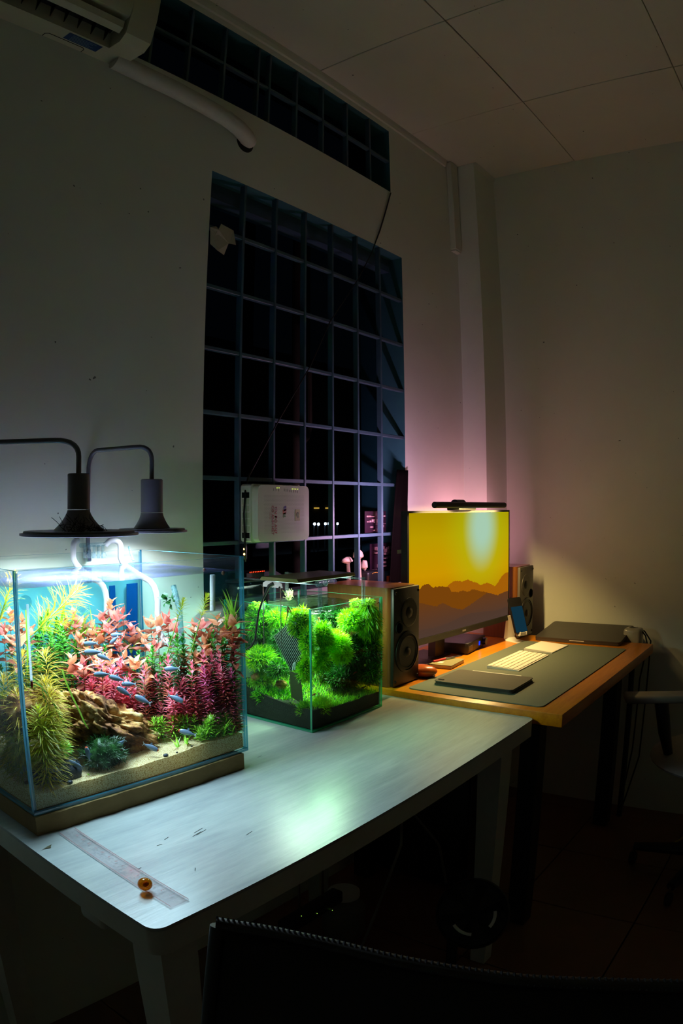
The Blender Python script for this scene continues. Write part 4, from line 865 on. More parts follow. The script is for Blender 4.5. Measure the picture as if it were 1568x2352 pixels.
mos = [  # px, py, t, rx, rz (pixels), materials, label
 (596, 1428, .5, 36, 42, ('mg1', 'mg3', 'mg4'), 'dark green moss clump in the upper corner nearest the large tank', .1),
 (598, 1512, .3, 40, 26, ('mg1', 'mg2', 'mg3'), 'bright green moss cushion left of the wire grid', .3),
 (636, 1424, .4, 24, 22, ('mg2', 'mg1', 'mg3'), 'yellow green moss tuft left of the red hanging loop', .3),
 (690, 1432, .12, 30, 30, ('mg2', 'mg1', 'mg3'), 'yellow green moss mass at the near corner seam', .3),
 (706, 1478, .1, 14, 34, ('mg1', 'mg2', 'mg3'), 'bright moss hanging beside the right side of the grid', -.1),
 (640, 1536, .3, 28, 20, ('mg1', 'mg3', 'mg4'), 'mid green moss cushion under the wire grid', .2),
 (600, 1566, .3, 22, 18, ('mg1', 'mg2', 'mg3'), 'small moss tuft over the brown wood lumps', .2),
 (612, 1596, .2, 34, 16, ('mg3', 'mg1', 'mg4'), 'dark grassy moss low against the left glass', .6),
 (648, 1606, .2, 30, 16, ('mg3', 'mg1', 'mg4'), 'dark grassy moss left of the stone slab', .6),
 (700, 1540, .12, 14, 30, ('mg1', 'mg2', 'mg3'), 'bright moss column right of the stone slab', .1),
 (770, 1478, .25, 34, 26, ('mg2', 'mg2', 'mg1'), 'big yellow moss cushion at the middle of the right face', .2),
 (742, 1462, .18, 22, 30, ('mg2', 'mg1', 'mg1'), 'yellow moss slope right of the near corner seam', .1),
 (785, 1505, .25, 22, 18, ('mg2', 'mg2', 'mg1'), 'round yellow moss lobe under the big yellow cushion', .0),
 (738, 1520, .15, 20, 26, ('mg2', 'mg1', 'mg1'), 'lowest yellow moss lobe near the corner seam', -.1),
 (806, 1428, .5, 34, 26, ('mg1', 'mg2', 'mg3'), 'spiky green moss bush at the top middle', .1),
 (852, 1425, .35, 24, 46, ('mg1', 'mg2', 'mg3'), 'green moss curtain hanging by the yellow thermometer', -.9),
 (820, 1500, .75, 48, 46, ('mg4', 'mg3', 'mg4'), 'very dark moss mass deep in the middle', 0),
 (790, 1556, .6, 52, 32, ('mg3', 'mg4', 'mg4'), 'dark green moss bank above the grass carpet', .2),
 (852, 1545, .5, 28, 34, ('mg3', 'mg1', 'mg4'), 'dark green moss bank under the yellow thermometer', .2),
 (868, 1476, .4, 14, 20, ('mg1', 'mg2', 'mg3'), 'small bright moss tuft beside the thermometer tube', 0),
 (585, 1470, .9, 40, 46, ('mg4', 'mg3', 'mg4'), 'added dark moss bank against the rear left corner', 0),  # dark moss fill added to hide the bright wall between the clumps
 (640, 1480, .95, 44, 46, ('mg4', 'mg3', 'mg4'), 'added dark moss bank behind the wire grid', 0),
 (610, 1550, .95, 44, 34, ('mg4', 'mg3', 'mg4'), 'added dark moss bank behind the brown wood lumps', 0),
 (690, 1490, .95, 40, 56, ('mg4', 'mg3', 'mg4'), 'added dark moss bank behind the corner seam', 0),
 (690, 1575, .9, 40, 34, ('mg3', 'mg4', 'mg4'), 'added dark moss bank behind the stone slab', 0),
 (765, 1420, .95, 36, 30, ('mg4', 'mg3', 'mg4'), 'added dark moss behind the rust red stems', 0),
 (860, 1500, .95, 26, 50, ('mg4', 'mg3', 'mg4'), 'added dark moss bank at the far right corner', 0),
 (762, 1530, .9, 36, 36, ('mg4', 'mg3', 'mg4'), 'added dark moss bank behind the yellow lobes', 0),
 (738, 1622, .06, 20, 16, ('mg2', 'mg2', 'mg1'), 'pale lime grass bush at the foot of the corner seam', .9),
 (700, 1630, .05, 14, 12, ('mg2', 'mg1', 'mg1'), 'pale lime grass bush left of the foot of the corner seam', .9)]
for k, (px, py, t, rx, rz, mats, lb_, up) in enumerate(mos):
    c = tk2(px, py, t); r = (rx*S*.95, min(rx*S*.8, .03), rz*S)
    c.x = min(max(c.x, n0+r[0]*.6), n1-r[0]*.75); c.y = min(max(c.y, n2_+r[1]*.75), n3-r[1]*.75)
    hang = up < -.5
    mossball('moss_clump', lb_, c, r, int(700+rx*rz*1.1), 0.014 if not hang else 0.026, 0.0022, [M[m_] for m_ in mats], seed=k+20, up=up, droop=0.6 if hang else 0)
for px, py, h in [(732, 1425, .05), (745, 1440, .05), (752, 1462, .04)]:
    p = tk2(px, py, .6); o = inst('stem_plant', stem_mesh(h, 0.001), None, p-Vector((0, 0, h))); tag(o, 'rust red stem plant behind the corner seam of the moss tank', 'plant', 'rust red stems'); inst('foliage', whorl_mesh(h, .016, .005, .007, 5, [M['redplant'], M['redplant']], .6, seed=px), o)
for k, (px, py, t) in enumerate([(588, 1392, .3), (846, 1372, .35), (818, 1376, .5)]):
    mossball('floating_plant', ['pale floating plant cluster by the black cable', 'pale floating plant cluster at the far right rim', 'pale floating plant cluster middle of the water surface'][k], Vector((*tk2(px, py, t).xy, WZ2)), (.02, .012, .006), 110, .009, .006, [M['lime'], M['lime']], 'plant', core=False, seed=60+k, up=.8)
M['gridwire'] = plain('dull grid wire', '#7a8078', .4, metal=.8)
# wire grid with hanging loop
gr = thing('wire_grid', 'dark steel wire grid hung slanting in the moss tank', 'grid', tk2(664, 1490, .12)); o = gr.location
A_, B_, C_, D_ = [tk2(x, y, t) for x, y, t in ((628, 1462, .14), (664, 1428, .14), (706, 1494, .08), (666, 1542, .10))]
b = B(o)
for k in range(15): u = k/14; B(o).cyl(A_.lerp(B_, u), D_.lerp(C_, u), .00045, None, 5).build('wire', M['gridwire'], gr)
b = B(o); nn = (B_-A_).cross(D_-A_).normalized()*.003; nn = nn if nn.y > 0 else -nn
b.add([A_+nn, B_+nn, C_+nn, D_+nn, A_+nn*1.6, B_+nn*1.6, C_+nn*1.6, D_+nn*1.6], [(0, 1, 2, 3), (7, 6, 5, 4), (0, 4, 5, 1), (1, 5, 6, 2), (2, 6, 7, 3), (3, 7, 4, 0)]).build('backing_plate', plain('dark plate', '#030303', .9), gr, smooth=False)
B(o).tube([tuple(tk2(655, 1436, .13)), tuple(tk2(660, 1412, .1)), tuple(atY(661, 1393, NY0+.004)), tuple(tk2(668, 1395, .1)), tuple(tk2(669, 1416, .13))], .0018, 8).build('hanging_loop', plain('rust red wire', '#8a3018', .5), gr)
B(o).tube([tuple(tk2(672, 1540, .06)), tuple(tk2(674, 1524, .06)), tuple(tk2(678, 1520, .06)), tuple(tk2(677, 1538, .06))], .0016, 8).build('clip', M['pvc'], gr)
sl = [tk2(x, y, t) for x, y, t in ((667, 1542, .1), (690, 1548, .07), (697, 1618, .06), (671, 1602, .1))]
b = B(sl[0]); d = Vector((.3, .8, 0)).normalized()*.006
b.add(sl+[p+d for p in sl], [(0, 1, 2, 3), (7, 6, 5, 4), (0, 4, 5, 1), (1, 5, 6, 2), (2, 6, 7, 3), (3, 7, 4, 0)]); tag(b.build('stone_slab', plain('ribbed dark stone', '#3a3a1c', .7, var=.3, scale=60, bump=.6, stretch=(1, 1, 14)), smooth=False), 'dark ribbed stone slab leaning below the wire grid', 'stone')
def stick(name, label, pts, r, mat):
    b = B(pts[0]); b.tube(pts, r, 8); return tag(b.build(name, mat), label, 'wood')
stick('driftwood', 'black driftwood stick left of the wire grid', [tuple(tk2(570, 1514, .2)), tuple(tk2(595, 1524, .2)), tuple(tk2(625, 1533, .2))], [.006, .005, .0015], M['slate'])
stick('driftwood', 'short grey driftwood piece lying on the grass carpet', [tuple(tk2(818, 1585, .3)), tuple(tk2(832, 1580, .3)), tuple(tk2(842, 1575, .3))], [.0015, .0028, .001], plain('grey wood', '#6a5a40', .8))
rock('rock', 'brown wood lump near the left glass of the moss tank', tk2(588, 1556, .25), (.016, .012, .013), Matrix.Identity(3), .5, M['rock'], 21, True, 40, 26)
rock('rock', 'dark brown wood lump below the wire grid', tk2(645, 1572, .4), (.018, .014, .014), Matrix.Identity(3), .5, M['rock'], 22, True, 40, 26)
for px, py, lb_ in [(838, 1528, 'left yellow snail by the thermometer bulb'), (846, 1526, 'right yellow snail by the thermometer bulb')]: pebble('snail', lb_, tk2(px, py, .2), (.0035, .003, .0035), plain('yellow snail', '#c8c040', .4), 'snail')
for px, py, lb_ in [(869, 1385, 'red shrimp under the rim beside the thermometer cup'), (815, 1546, 'red shrimp before the dark moss bank'), (858, 1533, 'red shrimp right of the yellow snails'), (721, 1596, 'red shrimp at the corner seam above the grass')]:
    p = tk2(px, py, .12); o = B(p); o.tube([p+Vector((-.008, 0, -.002)), p+Vector((-.003, 0, .001)), p+Vector((.004, 0, .002)), p+Vector((.010, 0, .0005))], [.0006, .0017, .0018, .0004], 8); tag(o.build('shrimp', plain('red shrimp', '#a83a18', .4)), lb_, 'shrimp')
thermometer('yellow scale thermometer in the small moss aquarium', tk2(869, 1410, .02), tk2(869.5, 1524, .02), .006, 'y')
# hanger with two rods and black cable on the left glass
hg = thing('hanger', 'white plate hanger with two steel rods on the moss tank rim', 'hanger', atX(627, 1342, NX0-.006)); o = hg.location; HX = NX0-.006
pl = [atX(x, y, HX) for x, y in ((604, 1347), (605, 1338), (612, 1334), (640, 1337), (648, 1341), (650, 1351))]
b = B(o); b.prism([(p.y, p.z) for p in pl], HX-.002, HX+.001, 'X'); b.build('plate', M['white'], hg, smooth=False)
for x, y0, y1 in ((604, 1344, 1478), (644, 1349, 1484)):
    t_, q_ = atX(x, y0, HX+.001), atX(x, y1, HX+.001); B(o).cyl(t_, Vector((t_.x, t_.y, q_.z)), .0011, None, 8).build('rod', M['steel'], hg)
    B(o).ball(t_+Vector((-.004, 0, 0)), .0025, 8, 6).build('screw', M['black'], hg)
    B(o).rbox((HX-.004, t_.y-.005, NZ1-.012), (HX+.004, t_.y+.005, NZ1+.004), .001, 1).build('rim_clip', M['acrylic'], hg)
cb = [atX(x, y, HX-.004) for x, y in ((627, 1340), (618, 1345), (604, 1375), (594, 1405), (589, 1440), (586, 1468), (578, 1484), (566, 1491))]
b = B(cb[0]); b.tube(cb, [.004, .0045]+[.0026]*6, 10); tag(b.build('cable', M['cable']), 'black cable bending down from the white plate hanger', 'cable')
# hang-on filter, clear tube, thread tuft, dark box behind
hf = thing('filter', 'smoky clear hang-on filter behind the moss tank rim', 'filter', (1.36, 1.40, NZ1)); o = hf.location
B(o).rbox((1.30, 1.345, NZ1-.035), (1.425, 1.404, NZ1+.042), .008, 2).build('tank_body', M['hob'], hf)
B(o).rbox((1.31, 1.347, NZ1+.0425), (1.415, 1.402, NZ1+.050), .003, 1).build('lid', M['darkgrey'], hf)
B(o).rbox((1.312, 1.352, NZ1-.030), (1.414, 1.398, NZ1+.004), .004, 1).build('media', M['black'], hf)
ct = thing('clear_tube', 'short clear tube with white thread loops on the rim', 'tube', (1.47, 1.3845, NZ1)); o = ct.location; TY_ = 1.3845; ty0, ty1 = atY(728, 1358, TY_).x, atY(768, 1352, TY_).x; tz_ = NZ1+.0098
B(o).tube([(ty0, TY_, tz_), (ty1, TY_, tz_)], .0095, 16).build('barrel', M['tubeclear'], ct)
for x in (747, 760): c = Vector((atY(x, 1355, TY_).x, TY_, tz_)); B(o).lathe([(.0103, -.0008), (.0112, 0), (.0103, .0008)], c, 18, 0, Matrix.Rotation(rad(90), 3, 'Y')).build('thread_loop', M['pvc'], ct)
B(o).tube([(ty1-.004, TY_, tz_-.004), tuple(atY(775, 1359, 1.372)), tuple(atY(779, 1366, 1.365)), tuple(atY(778, 1372, 1.362))], .0009, 6).build('thread_end', M['pvc'], ct)
b = B(atX(663, 1368, NX0+.05)); c = Vector(b.o)
for k in range(46):
    p = c+Vector((random.uniform(-.004, .004), random.uniform(-.004, .004), -.012)); pts = [p]
    for q2 in range(4): p = p+Vector((random.uniform(-.005, .005), random.uniform(-.004, .004), random.uniform(0, .010))); pts.append(p)
    b.tube(pts, .0004, 4)
tag(b.build('thread_tuft', plain('pale moss thread', '#7f8f58', .7)), 'pale thread tuft dangling from the light bar', 'thread')
db = thing('power_box', 'low black box with a row of red lights behind the moss tank', 'box', (1.36, 1.41, MW[2]+.04)); bx0, bx1 = atY(566, 1320, WY+.03).x, atY(648, 1330, WY+.03).x; zt_ = atY(600, 1314, WY+.03).z; db.location = (bx0, WY+.05, MW[2]); o = db.location.copy()
B(o).prism([(bx0, MW[2]+.001), (bx1+.02, MW[2]+.001), (bx1+.012, zt_-.02), (bx1-.03, zt_), (bx0, zt_)], WY+.03, WY+.11, 'Y').build('case', M['black'], db, smooth=False)
b = B(o)
for k in range(9): p = atY(574+k*4, 1309.5, WY+.04); b.ball((p.x, WY+.04, zt_+.0012), .0012, 6, 4)
b.build('red_lights', emit('red pilot light', '#ff2a10', 6), db)

# ================================================================== AIR CONDITIONER AND PIPE
ac = thing('air_conditioner', 'white split air conditioner high on the window wall', 'air conditioner', (.45, 1.42, 1.161+CZ)); o = ac.location
def az(z): return z+CZ
full = [(1.4195, az(1.161)), (1.306, az(1.150)), (1.282, az(1.166)), (1.266, az(1.235)), (1.262, az(1.300)), (1.272, az(1.40)), (1.30, az(1.44)), (1.4195, az(1.44))]
notch = [(1.4195, az(1.161)), (1.352, az(1.1545)), (1.352, az(1.205)), (1.276, az(1.215)), (1.270, az(1.225)), (1.266, az(1.240)), (1.262, az(1.300)), (1.272, az(1.40)), (1.30, az(1.44)), (1.4195, az(1.44))]
b = B(o); b.prism(notch, .16, .815, 'X'); b.build('housing', M['acwhite'], ac, angle=25)
for x0, x1 in ((.06, .16), (.815, .893)): B(o).prism(full, x0, x1, 'X').build('end_cap', M['acwhite'], ac, angle=25)
B(o).box((.165, 1.30, az(1.2005)), (.81, 1.3515, az(1.204))).build('outlet', M['acdark'], ac, smooth=False)
B(o).prism([(1.300, az(1.168)), (1.285, az(1.178)), (1.281, az(1.196)), (1.288, az(1.190)), (1.303, az(1.173))], .17, .806, 'X').build('louver', M['acwhite'], ac, smooth=False)
for k in range(16): x = .19+k*.04; B(o).prism([(1.31, az(1.19)), (1.345, az(1.165)), (1.345, az(1.199)), (1.31, az(1.2))], x, x+.0015, 'X').build('vane', M['acdark'], ac, smooth=False)
lb0 = [(.705, 1.352), (.805, 1.352), (.805, 1.385), (.705, 1.385)]
def acu(y): return az(1.161-(1.4195-y)*.097)
b = B(o); P4 = [Vector((x, y+.006, acu(y+.006)-.0006)) for x, y in ((.70, 1.352), (.80, 1.352), (.80, 1.386), (.70, 1.386))]
b.quad(*P4).build('label_sticker', M['aclabel'], ac, smooth=False)
b = B(o)
for k in range(5): y = 1.364+k*.0055; b.quad(*[Vector((x, yy_, acu(yy_)-.0009)) for x, yy_ in ((.715, y), (.715+.07-.008*(k % 3), y), (.715+.07-.008*(k % 3), y+.0015), (.715, y+.0015))])
b.build('label_lines', plain('label print', '#7d97a8', .5), ac, smooth=False)
b = B(o)
pn = [(.655, 1.4185), (.655, 1.405), (.662, 1.398), (.765, 1.398), (.772, 1.405), (.772, 1.4185)]
b.tube([(x, y, acu(y)-.0002) for x, y in pn], .0012, 4).build('panel_outline', M['gap'], ac)
B(o).ball((.8935, 1.272, az(1.30)), .0022, 8, 6).build('pilot_light', emit('green pilot', '#58ff3a', 3), ac)
pw = [atY(262, 138, 1.392)]+[atY(x, y, 1.385) for x, y in ((330, 172), (400, 205), (470, 243), (520, 272), (548, 294))]+[atY(564, 312, 1.392), atY(571, 325, 1.418)]
b = B(pw[0]); b.tube(pw, .0245, 16); tag(b.build('pipe', M['pipewrap']), 'thick white wrapped pipe running from air conditioner into the wall', 'pipe')
hole = atY(563, 326, 1.419); b = B(hole); b.lathe([(.024, -.001), (.036, -.0005), (.030, .002), (.024, .002)], hole, 24, 0, Matrix.Rotation(rad(90), 3, 'X')); tag(b.build('pipe_hole', M['gap']), 'ragged dark hole where the white pipe enters the wall', 'hole')
cd = thing('conduit', 'white plastic cable duct down the wall beside the column', 'duct', (2.655, 1.41, 2.42)); o = cd.location
B(o).rbox((2.632, 1.392, 2.41), (2.690, 1.4195, CEIL-.001), .003, 1).build('duct', M['trim'], cd)
B(o).rbox((2.636, 1.394, 2.402), (2.686, 1.418, 2.4105), .002, 1).build('end_cap', M['trim'], cd)
# wire, paper scrap
wr = [atY(897, 443, WY-.004), atY(884, 490, WY-.004), atY(872, 530, WY-.004), atY(852, 584, WY+.002), atY(820, 645, WY-.003), atY(758, 738, WY-.003), atY(712, 842, WY-.004), atY(640, 965, WY-.004), atY(597, 1045, WY-.004), atY(570, 1095, WY-.006), atY(563, 1130, WY-.03), atY(560, 1180, WY-.035), atY(562, 1240, WY-.03), atY(563, 1290, WY-.02)]
b = B(wr[0]); b.tube(wr, [.0028]*3+[.0018]*6+[.0028]*5, 6); tag(b.build('wire', M['cable']), 'thin black wire sagging across the window to the router', 'wire')
pp = [atY(x, y, WY-.004) for x, y in ((483, 522), (498, 519), (500, 528), (508, 514), (538, 529), (540, 563), (525, 559), (516, 585), (498, 576), (483, 560))]
b = B(pp[0]); b.add([p+Vector((0, .0035*math.sin(i*2.1), 0)) for i, p in enumerate(pp)]+[p+Vector((0, .0035*math.sin(i*2.1)+.0008, 0)) for i, p in enumerate(pp)], [tuple(range(9, -1, -1)), tuple(range(10, 20))]+[(i, (i+1) % 10, 10+(i+1) % 10, 10+i) for i in range(10)])
tag(b.build('paper_scrap', M['paper'], smooth=False), 'torn pale paper scrap taped at the top left of the window', 'paper')

# ================================================================== ROUTER
RY = 1.35; rx0, rx1, rz0, rz1 = 1.383, 1.602, CZ-.091, CZ+.064
ro = thing('router', 'white internet router standing on edge against the window bars', 'router', (1.49, RY, rz0)); o = ro.location
b = B(o); b.rbox((rx0+.006, RY, rz0), (rx1, RY+.022, rz1), .016, 5, axis='Y'); b.build('front_shell', M['offwhite'], ro, angle=30)
B(o).rbox((rx0, RY+.0225, rz0-.002), (rx1-.01, RY+.060, rz1+.003), .010, 3, axis='Y').build('rear_shell', M['offwhite'], ro, angle=30)
zs_ = [rz0+.006+.0115+k*.0183 for k in range(7)]
for k, z in enumerate(zs_):
    dark = k in (0, 6)
    B(o).box((rx0-.0012, RY+.027, z-.0075), (rx0+.0006, RY+.055, z+.0075)).build('port', M['black'] if dark else plain('pale port', '#c6cfae', .5) if 'pale port' not in bpy.data.materials else bpy.data.materials['pale port'], ro, smooth=False)
# mesh of vent holes: fine print on the shell
b = B(o)
for i in range(46):
    for j in range(30):
        x = rx0+.030+i*.0038+(j % 2)*.0019; z = rz0+.022+j*.0036
        if x < rx1-.022: b.quad((x, RY-.0002, z), (x+.0011, RY-.0002, z), (x+.0011, RY-.0002, z+.0011), (x, RY-.0002, z+.0011))
vg = b.build('vent_holes', plain('grey vent hole', '#8f9384', .7), ro, smooth=False, merge=False); vg['kind'] = 'stuff'
def rtext(name, body, size, px, py, mat, sp=1.0):
    p = atY(px, py, RY-.0006)-o; m4 = Matrix.Translation(p) @ Matrix.Rotation(rad(90), 4, 'X') @ Matrix.Rotation(rad(-90), 4, 'Z'); return text(name, body, size, m4, mat, ro, .0001, sp)
M['redprint'] = plain('red print', '#b8202c', .5)
rtext('lettering', 'TÍN ĐÔ ANT', .0132, 633, 1195, M['redprint']); rtext('lettering', 'CÓ ANH HẾT', .0132, 626, 1195, M['redprint']); rtext('lettering', 'internet', .0058, 620, 1185, M['redprint'])
for (px, py, col, ch) in ((654, 1168, '#2a2f7c', 'F'), (653, 1175.5, '#d85c1c', 'P'), (653, 1183, '#3f8f2c', 'T')):
    c = atY(px, py, RY-.0004); w, h = .0055, .0062; sk = .0012
    if ch == 'P': w *= 1.35
    B(o).quad((c.x-w, c.y, c.z+h-sk), (c.x+w, c.y, c.z+h+sk), (c.x+w, c.y, c.z-h+sk), (c.x-w, c.y, c.z-h-sk)).build('logo_tile', plain('logo '+ch, col, .5), ro, smooth=False)
    rtext('logo_letter', ch, .010, px, py, M['white'])
hp = atY(683, 1183, RY-.0004); B(o).box((hp.x-.010, hp.y-.0002, hp.z-.016), (hp.x+.010, hp.y, hp.z+.016)).build('sticker', plain('yellow green sticker', '#b4b46a', .5), ro, smooth=False)
b = B(o); pts = []
for k in range(28): t = 2*PI*k/28; pts.append((hp.x+.0006*(13*math.cos(t)-5*math.cos(2*t)-2*math.cos(3*t)-math.cos(4*t))*.75, hp.z-.00055*16*math.sin(t)**3))
b.prism(pts, hp.y-.0006, hp.y-.0003, 'Y').build('heart_print', plain('green heart', '#5a7a10', .5), ro, smooth=False)
M['statled'] = emit('yellow status light', '#e8ff60', .8)
for px, py in ((636, 1120.5), (640.5, 1120.5), (671, 1123), (675, 1123), (679, 1123.3), (683.5, 1123.5)): B(o).ball(atY(px, py, RY-.0004), .0011, 6, 4).build('status_light', M['statled'], ro)
M['greyprint'] = plain('grey print', '#77786c', .6)
for px, py in ((628, 1124), (634, 1124), (640, 1125), (653, 1125), (657, 1126), (661, 1126), (666, 1127), (670, 1128), (674, 1128), (678, 1128), (683, 1129)): c = atY(px, py, RY-.0004); B(o).box((c.x-.0006, c.y, c.z-.004), (c.x+.0006, c.y+.0002, c.z+.003)).build('status_print', M['greyprint'], ro, smooth=False)
ad = thing('adapter', 'small black adapter with two orange lights hanging under the router', 'adapter', atY(561, 1266, WY-.02)); o2 = ad.location
c = atY(561, 1267, WY-.02); B(o2).rbox((c.x-.008, c.y-.004, c.z-.022), (c.x+.008, c.y+.012, c.z+.022), .003, 2).build('case', M['black'], ad)
for py in (1261, 1273): B(o2).ball(atY(560.5, py, WY-.024), .0028, 8, 6).build('orange_light', emit('orange pilot %d' % py, '#ffb060', 6), ad)

# ================================================================== WINDOW LEDGE AND OUTSIDE
def board(label, x0, y0, x1, y1, yy_, seed):
    p0, p1 = atY(x0, y1, yy_), atY(x1, y0, yy_); t = thing('circuit_board', label, 'circuit board', (p0.x, yy_, p0.z)); o = t.location; r = random.Random(seed)
    B(o).box((p0.x, yy_, p0.z), (p1.x, yy_+.002, p1.z)).build('board', M['pcb'], t, smooth=False)
    W_, H_ = p1.x-p0.x, p1.z-p0.z
    for k in range(16):
        a, c = r.uniform(.04, .8), r.uniform(.04, .85); w, h = r.uniform(.06, .3)*W_, r.uniform(.02, .12)*H_
        B(o).rbox((p0.x+a*W_, yy_-r.uniform(.003, .014), p0.z+c*H_), (min(p1.x, p0.x+a*W_+w), yy_-.0002, min(p1.z, p0.z+c*H_+h)), .0008, 1).build('chip', M['chip'], t, smooth=False)
    return t
board('upper circuit board leaning behind the window bars by the curtain', 838, 1174, 886, 1224, WY+.05, 1)
board('lower circuit board standing on the window ledge by the curtain', 850, 1246, 900, 1316, WY+.06, 2)
for k, (px, py, rx, rz, lb_) in enumerate([(797, 1288, .026, .013, 'lying pale mushroom shaped coral on the window ledge'), (822, 1276, .024, .022, 'larger pale mushroom shaped coral leaning on the ledge'), (836, 1300, .010, .022, 'narrow pale coral standing nearest the lower circuit board')]):
    c = atY(px, py, WY+.05); b = B(c); b.ball(c, (rx, .014, rz), 20, 12, 0, None, lambda d: 1+.2*mnoise.noise(d*1.6+Vector((k, 0, 0)))-(.25 if d.z < -.3 else 0)); 
    if k < 2: b.cyl(c+Vector((.004, 0, -rz*.5)), Vector((c.x+.01, c.y, MW[2]+.001)), .006, .008, 10)
    tag(b.build('coral', M['shell']), lb_, 'coral')
hb = thing('gadget', 'black gadget with a dotted amber band on the window ledge', 'gadget', (2.03, WY+.05, MW[2])); o = hb.location; c = atY(848, 1318, WY+.05)
B(o).rbox((c.x-.05, WY+.02, MW[2]+.001), (c.x+.06, WY+.09, c.z+.012), .01, 3).build('body', M['black'], hb)
b = B(o)
for k in range(9): b.ball((c.x-.024+k*.006, WY+.0195, c.z+.004+.003*math.sin(k*.5)), .0014, 6, 4)
b.build('amber_dots', plain('amber dots', '#c89a3c', .4), hb)
c = atY(893, 1307, WY+.03); b = B((c.x, c.y, MW[2])); b.lathe([(.0, MW[2]+.022), (.009, MW[2]+.022), (.010, MW[2]+.002), (.0, MW[2]+.0008)], (c.x, c.y, 0), 14); tag(b.build('cap', M['orange']), 'small orange cap on the window ledge', 'cap')
# dark cloth hanging at the right end of the window
cl0, cl1 = atY(893, 1090, WY-.012), atY(934, 1330, WY-.012); b = B((cl0.x, cl0.y, cl1.z)); K = 26; vs = []; R_ = 18
for j in range(R_+1):
    v = j/R_; z = cl0.z+.02+(MW[2]-.02-cl0.z-.02)*v; xl = cl0.x+.055*(1-v)**1.6*(1 if v < 1 else 1); xr = 2.243+.004*v
    for i in range(K+1): u = i/K; vs.append((xl+(xr-xl)*u, WY-.010-.006*math.sin(u*17+v*2), z))
b.add(vs, [(j*(K+1)+i, j*(K+1)+i+1, (j+1)*(K+1)+i+1, (j+1)*(K+1)+i) for j in range(R_) for i in range(K)])
co_ = b.build('curtain', M['cloth']); md = co_.modifiers.new('thick', 'SOLIDIFY'); md.thickness = .0015; tag(co_, 'dark cloth hanging at the lower right end of the window', 'curtain')
# outside: dark yard wall, downpipe, posts, far street lamps
struct(B().box((-6, 9.0, -1.5), (26, 9.3, 0.4)), 'wall_yard', M['nightwall'], smooth=False)
struct(B().box((-20, 45.0, -1.5), (110, 45.5, 16)), 'wall_far', M['nightwall'], smooth=False)
struct(B().box((-8, WY+T, -1.6), (60, 60, -1.5)), 'floor_yard', M['nightwall'], smooth=False)
dp = thing('downpipe', 'rusty downpipe outside the window with an elbow', 'pipe', (1.92, 1.75, 0)); o = dp.location; x_ = atY(681, 900, 1.78).x
B(o).cyl((x_, 1.78, -1.2), (x_, 1.78, 2.6), .020, None, 12).build('pipe', M['rust'], dp)
B(o).tube([tuple(atY(710, 850, 1.76)), tuple(atY(711, 985, 1.76)), tuple(atY(706, 1005, 1.76)), tuple(atY(690, 1022, 1.77))], .010, 8).build('elbow', M['rust'], dp)
M['lampglow'] = emit('street lamp glow', '#cfe4ff', 60.0); M['amberglow'] = emit('amber strip glow', '#d8a040', 1.2)
for k, (px, py) in enumerate([(709, 1202), (722, 1203.5), (731, 1204), (747, 1203), (755, 1202.5), (775, 1203)]):
    p = atY(px, py, 26.0+k*.6); sl_ = thing('street_lamp', 'tiny white street lamp glowing far beyond the window, %s from the left' % ORD[k], 'street lamp', (p.x, p.y, -1.5), 'far street lamps'); o = sl_.location
    B(o).cyl((p.x, p.y+.05, -1.49), (p.x, p.y+.05, p.z), .05, .035, 8).build('post', M['nightwall'], sl_)
    B(o).ball(p, .075, 10, 7).build('lamp_head', M['lampglow'], sl_)
for k, (px, py) in enumerate([(726, 1167), (752, 1167)]):
    p = atY(px, py, 44.98); b = B(p); b.box((p.x-.34, p.y-.10, p.z-.06), (p.x+.34, p.y+.019, p.z+.06)); tag(b.build('strip_light', M['amberglow'], smooth=False), 'dim amber strip light on the far outside wall, %s of two' % ('left' if k == 0 else 'right'), 'light')
for k in range(5):
    x_ = 3.0+k*1.15; b = B((x_, 6.5, -1.5)); b.rbox((x_-.07, 6.43, -1.499), (x_+.07, 6.57, 5.2), .01, 1); tag(b.build('post', M['nightwall']), 'dark upright post standing in the yard outside, %s from the left' % ORD[k], 'post', 'yard posts')

# ================================================================== DESK
DX0, DX1, DY0, DY1 = 1.706, 2.760, .600, 1.395
dk = thing('desk', 'honey coloured wooden computer desk in the far corner', 'desk', (2.23, 1.0, 0)); o = dk.location
b = B(o); b.rbox((DX0, DY0, DT-.037), (DX1, DY1, DT), .003, 2); b.build('desk_top', M['desk'], dk)
for lx in (1.86, 2.69): 
    for ly in (.74, 1.33): B(o).rbox((lx-.03, ly-.03, .003), (lx+.03, ly+.03, DT-.0775), .004, 1).build('leg', M['black'], dk)
for ly in (.74, 1.33): B(o).rbox((1.83, ly-.02, DT-.077), (2.72, ly+.02, DT-.0375), .003, 1).build('cross_rail', M['black'], dk)
# desk mat
b = B((2.18, .88, DT)); b.prism(rrect(1.742, 2.612, .672, 1.098, .016), DT+.0004, DT+.003, 'Z'); tag(b.build('desk_mat', M['mat'], angle=30), 'wide grey green desk mat', 'mat')
MZ = DT+.0032
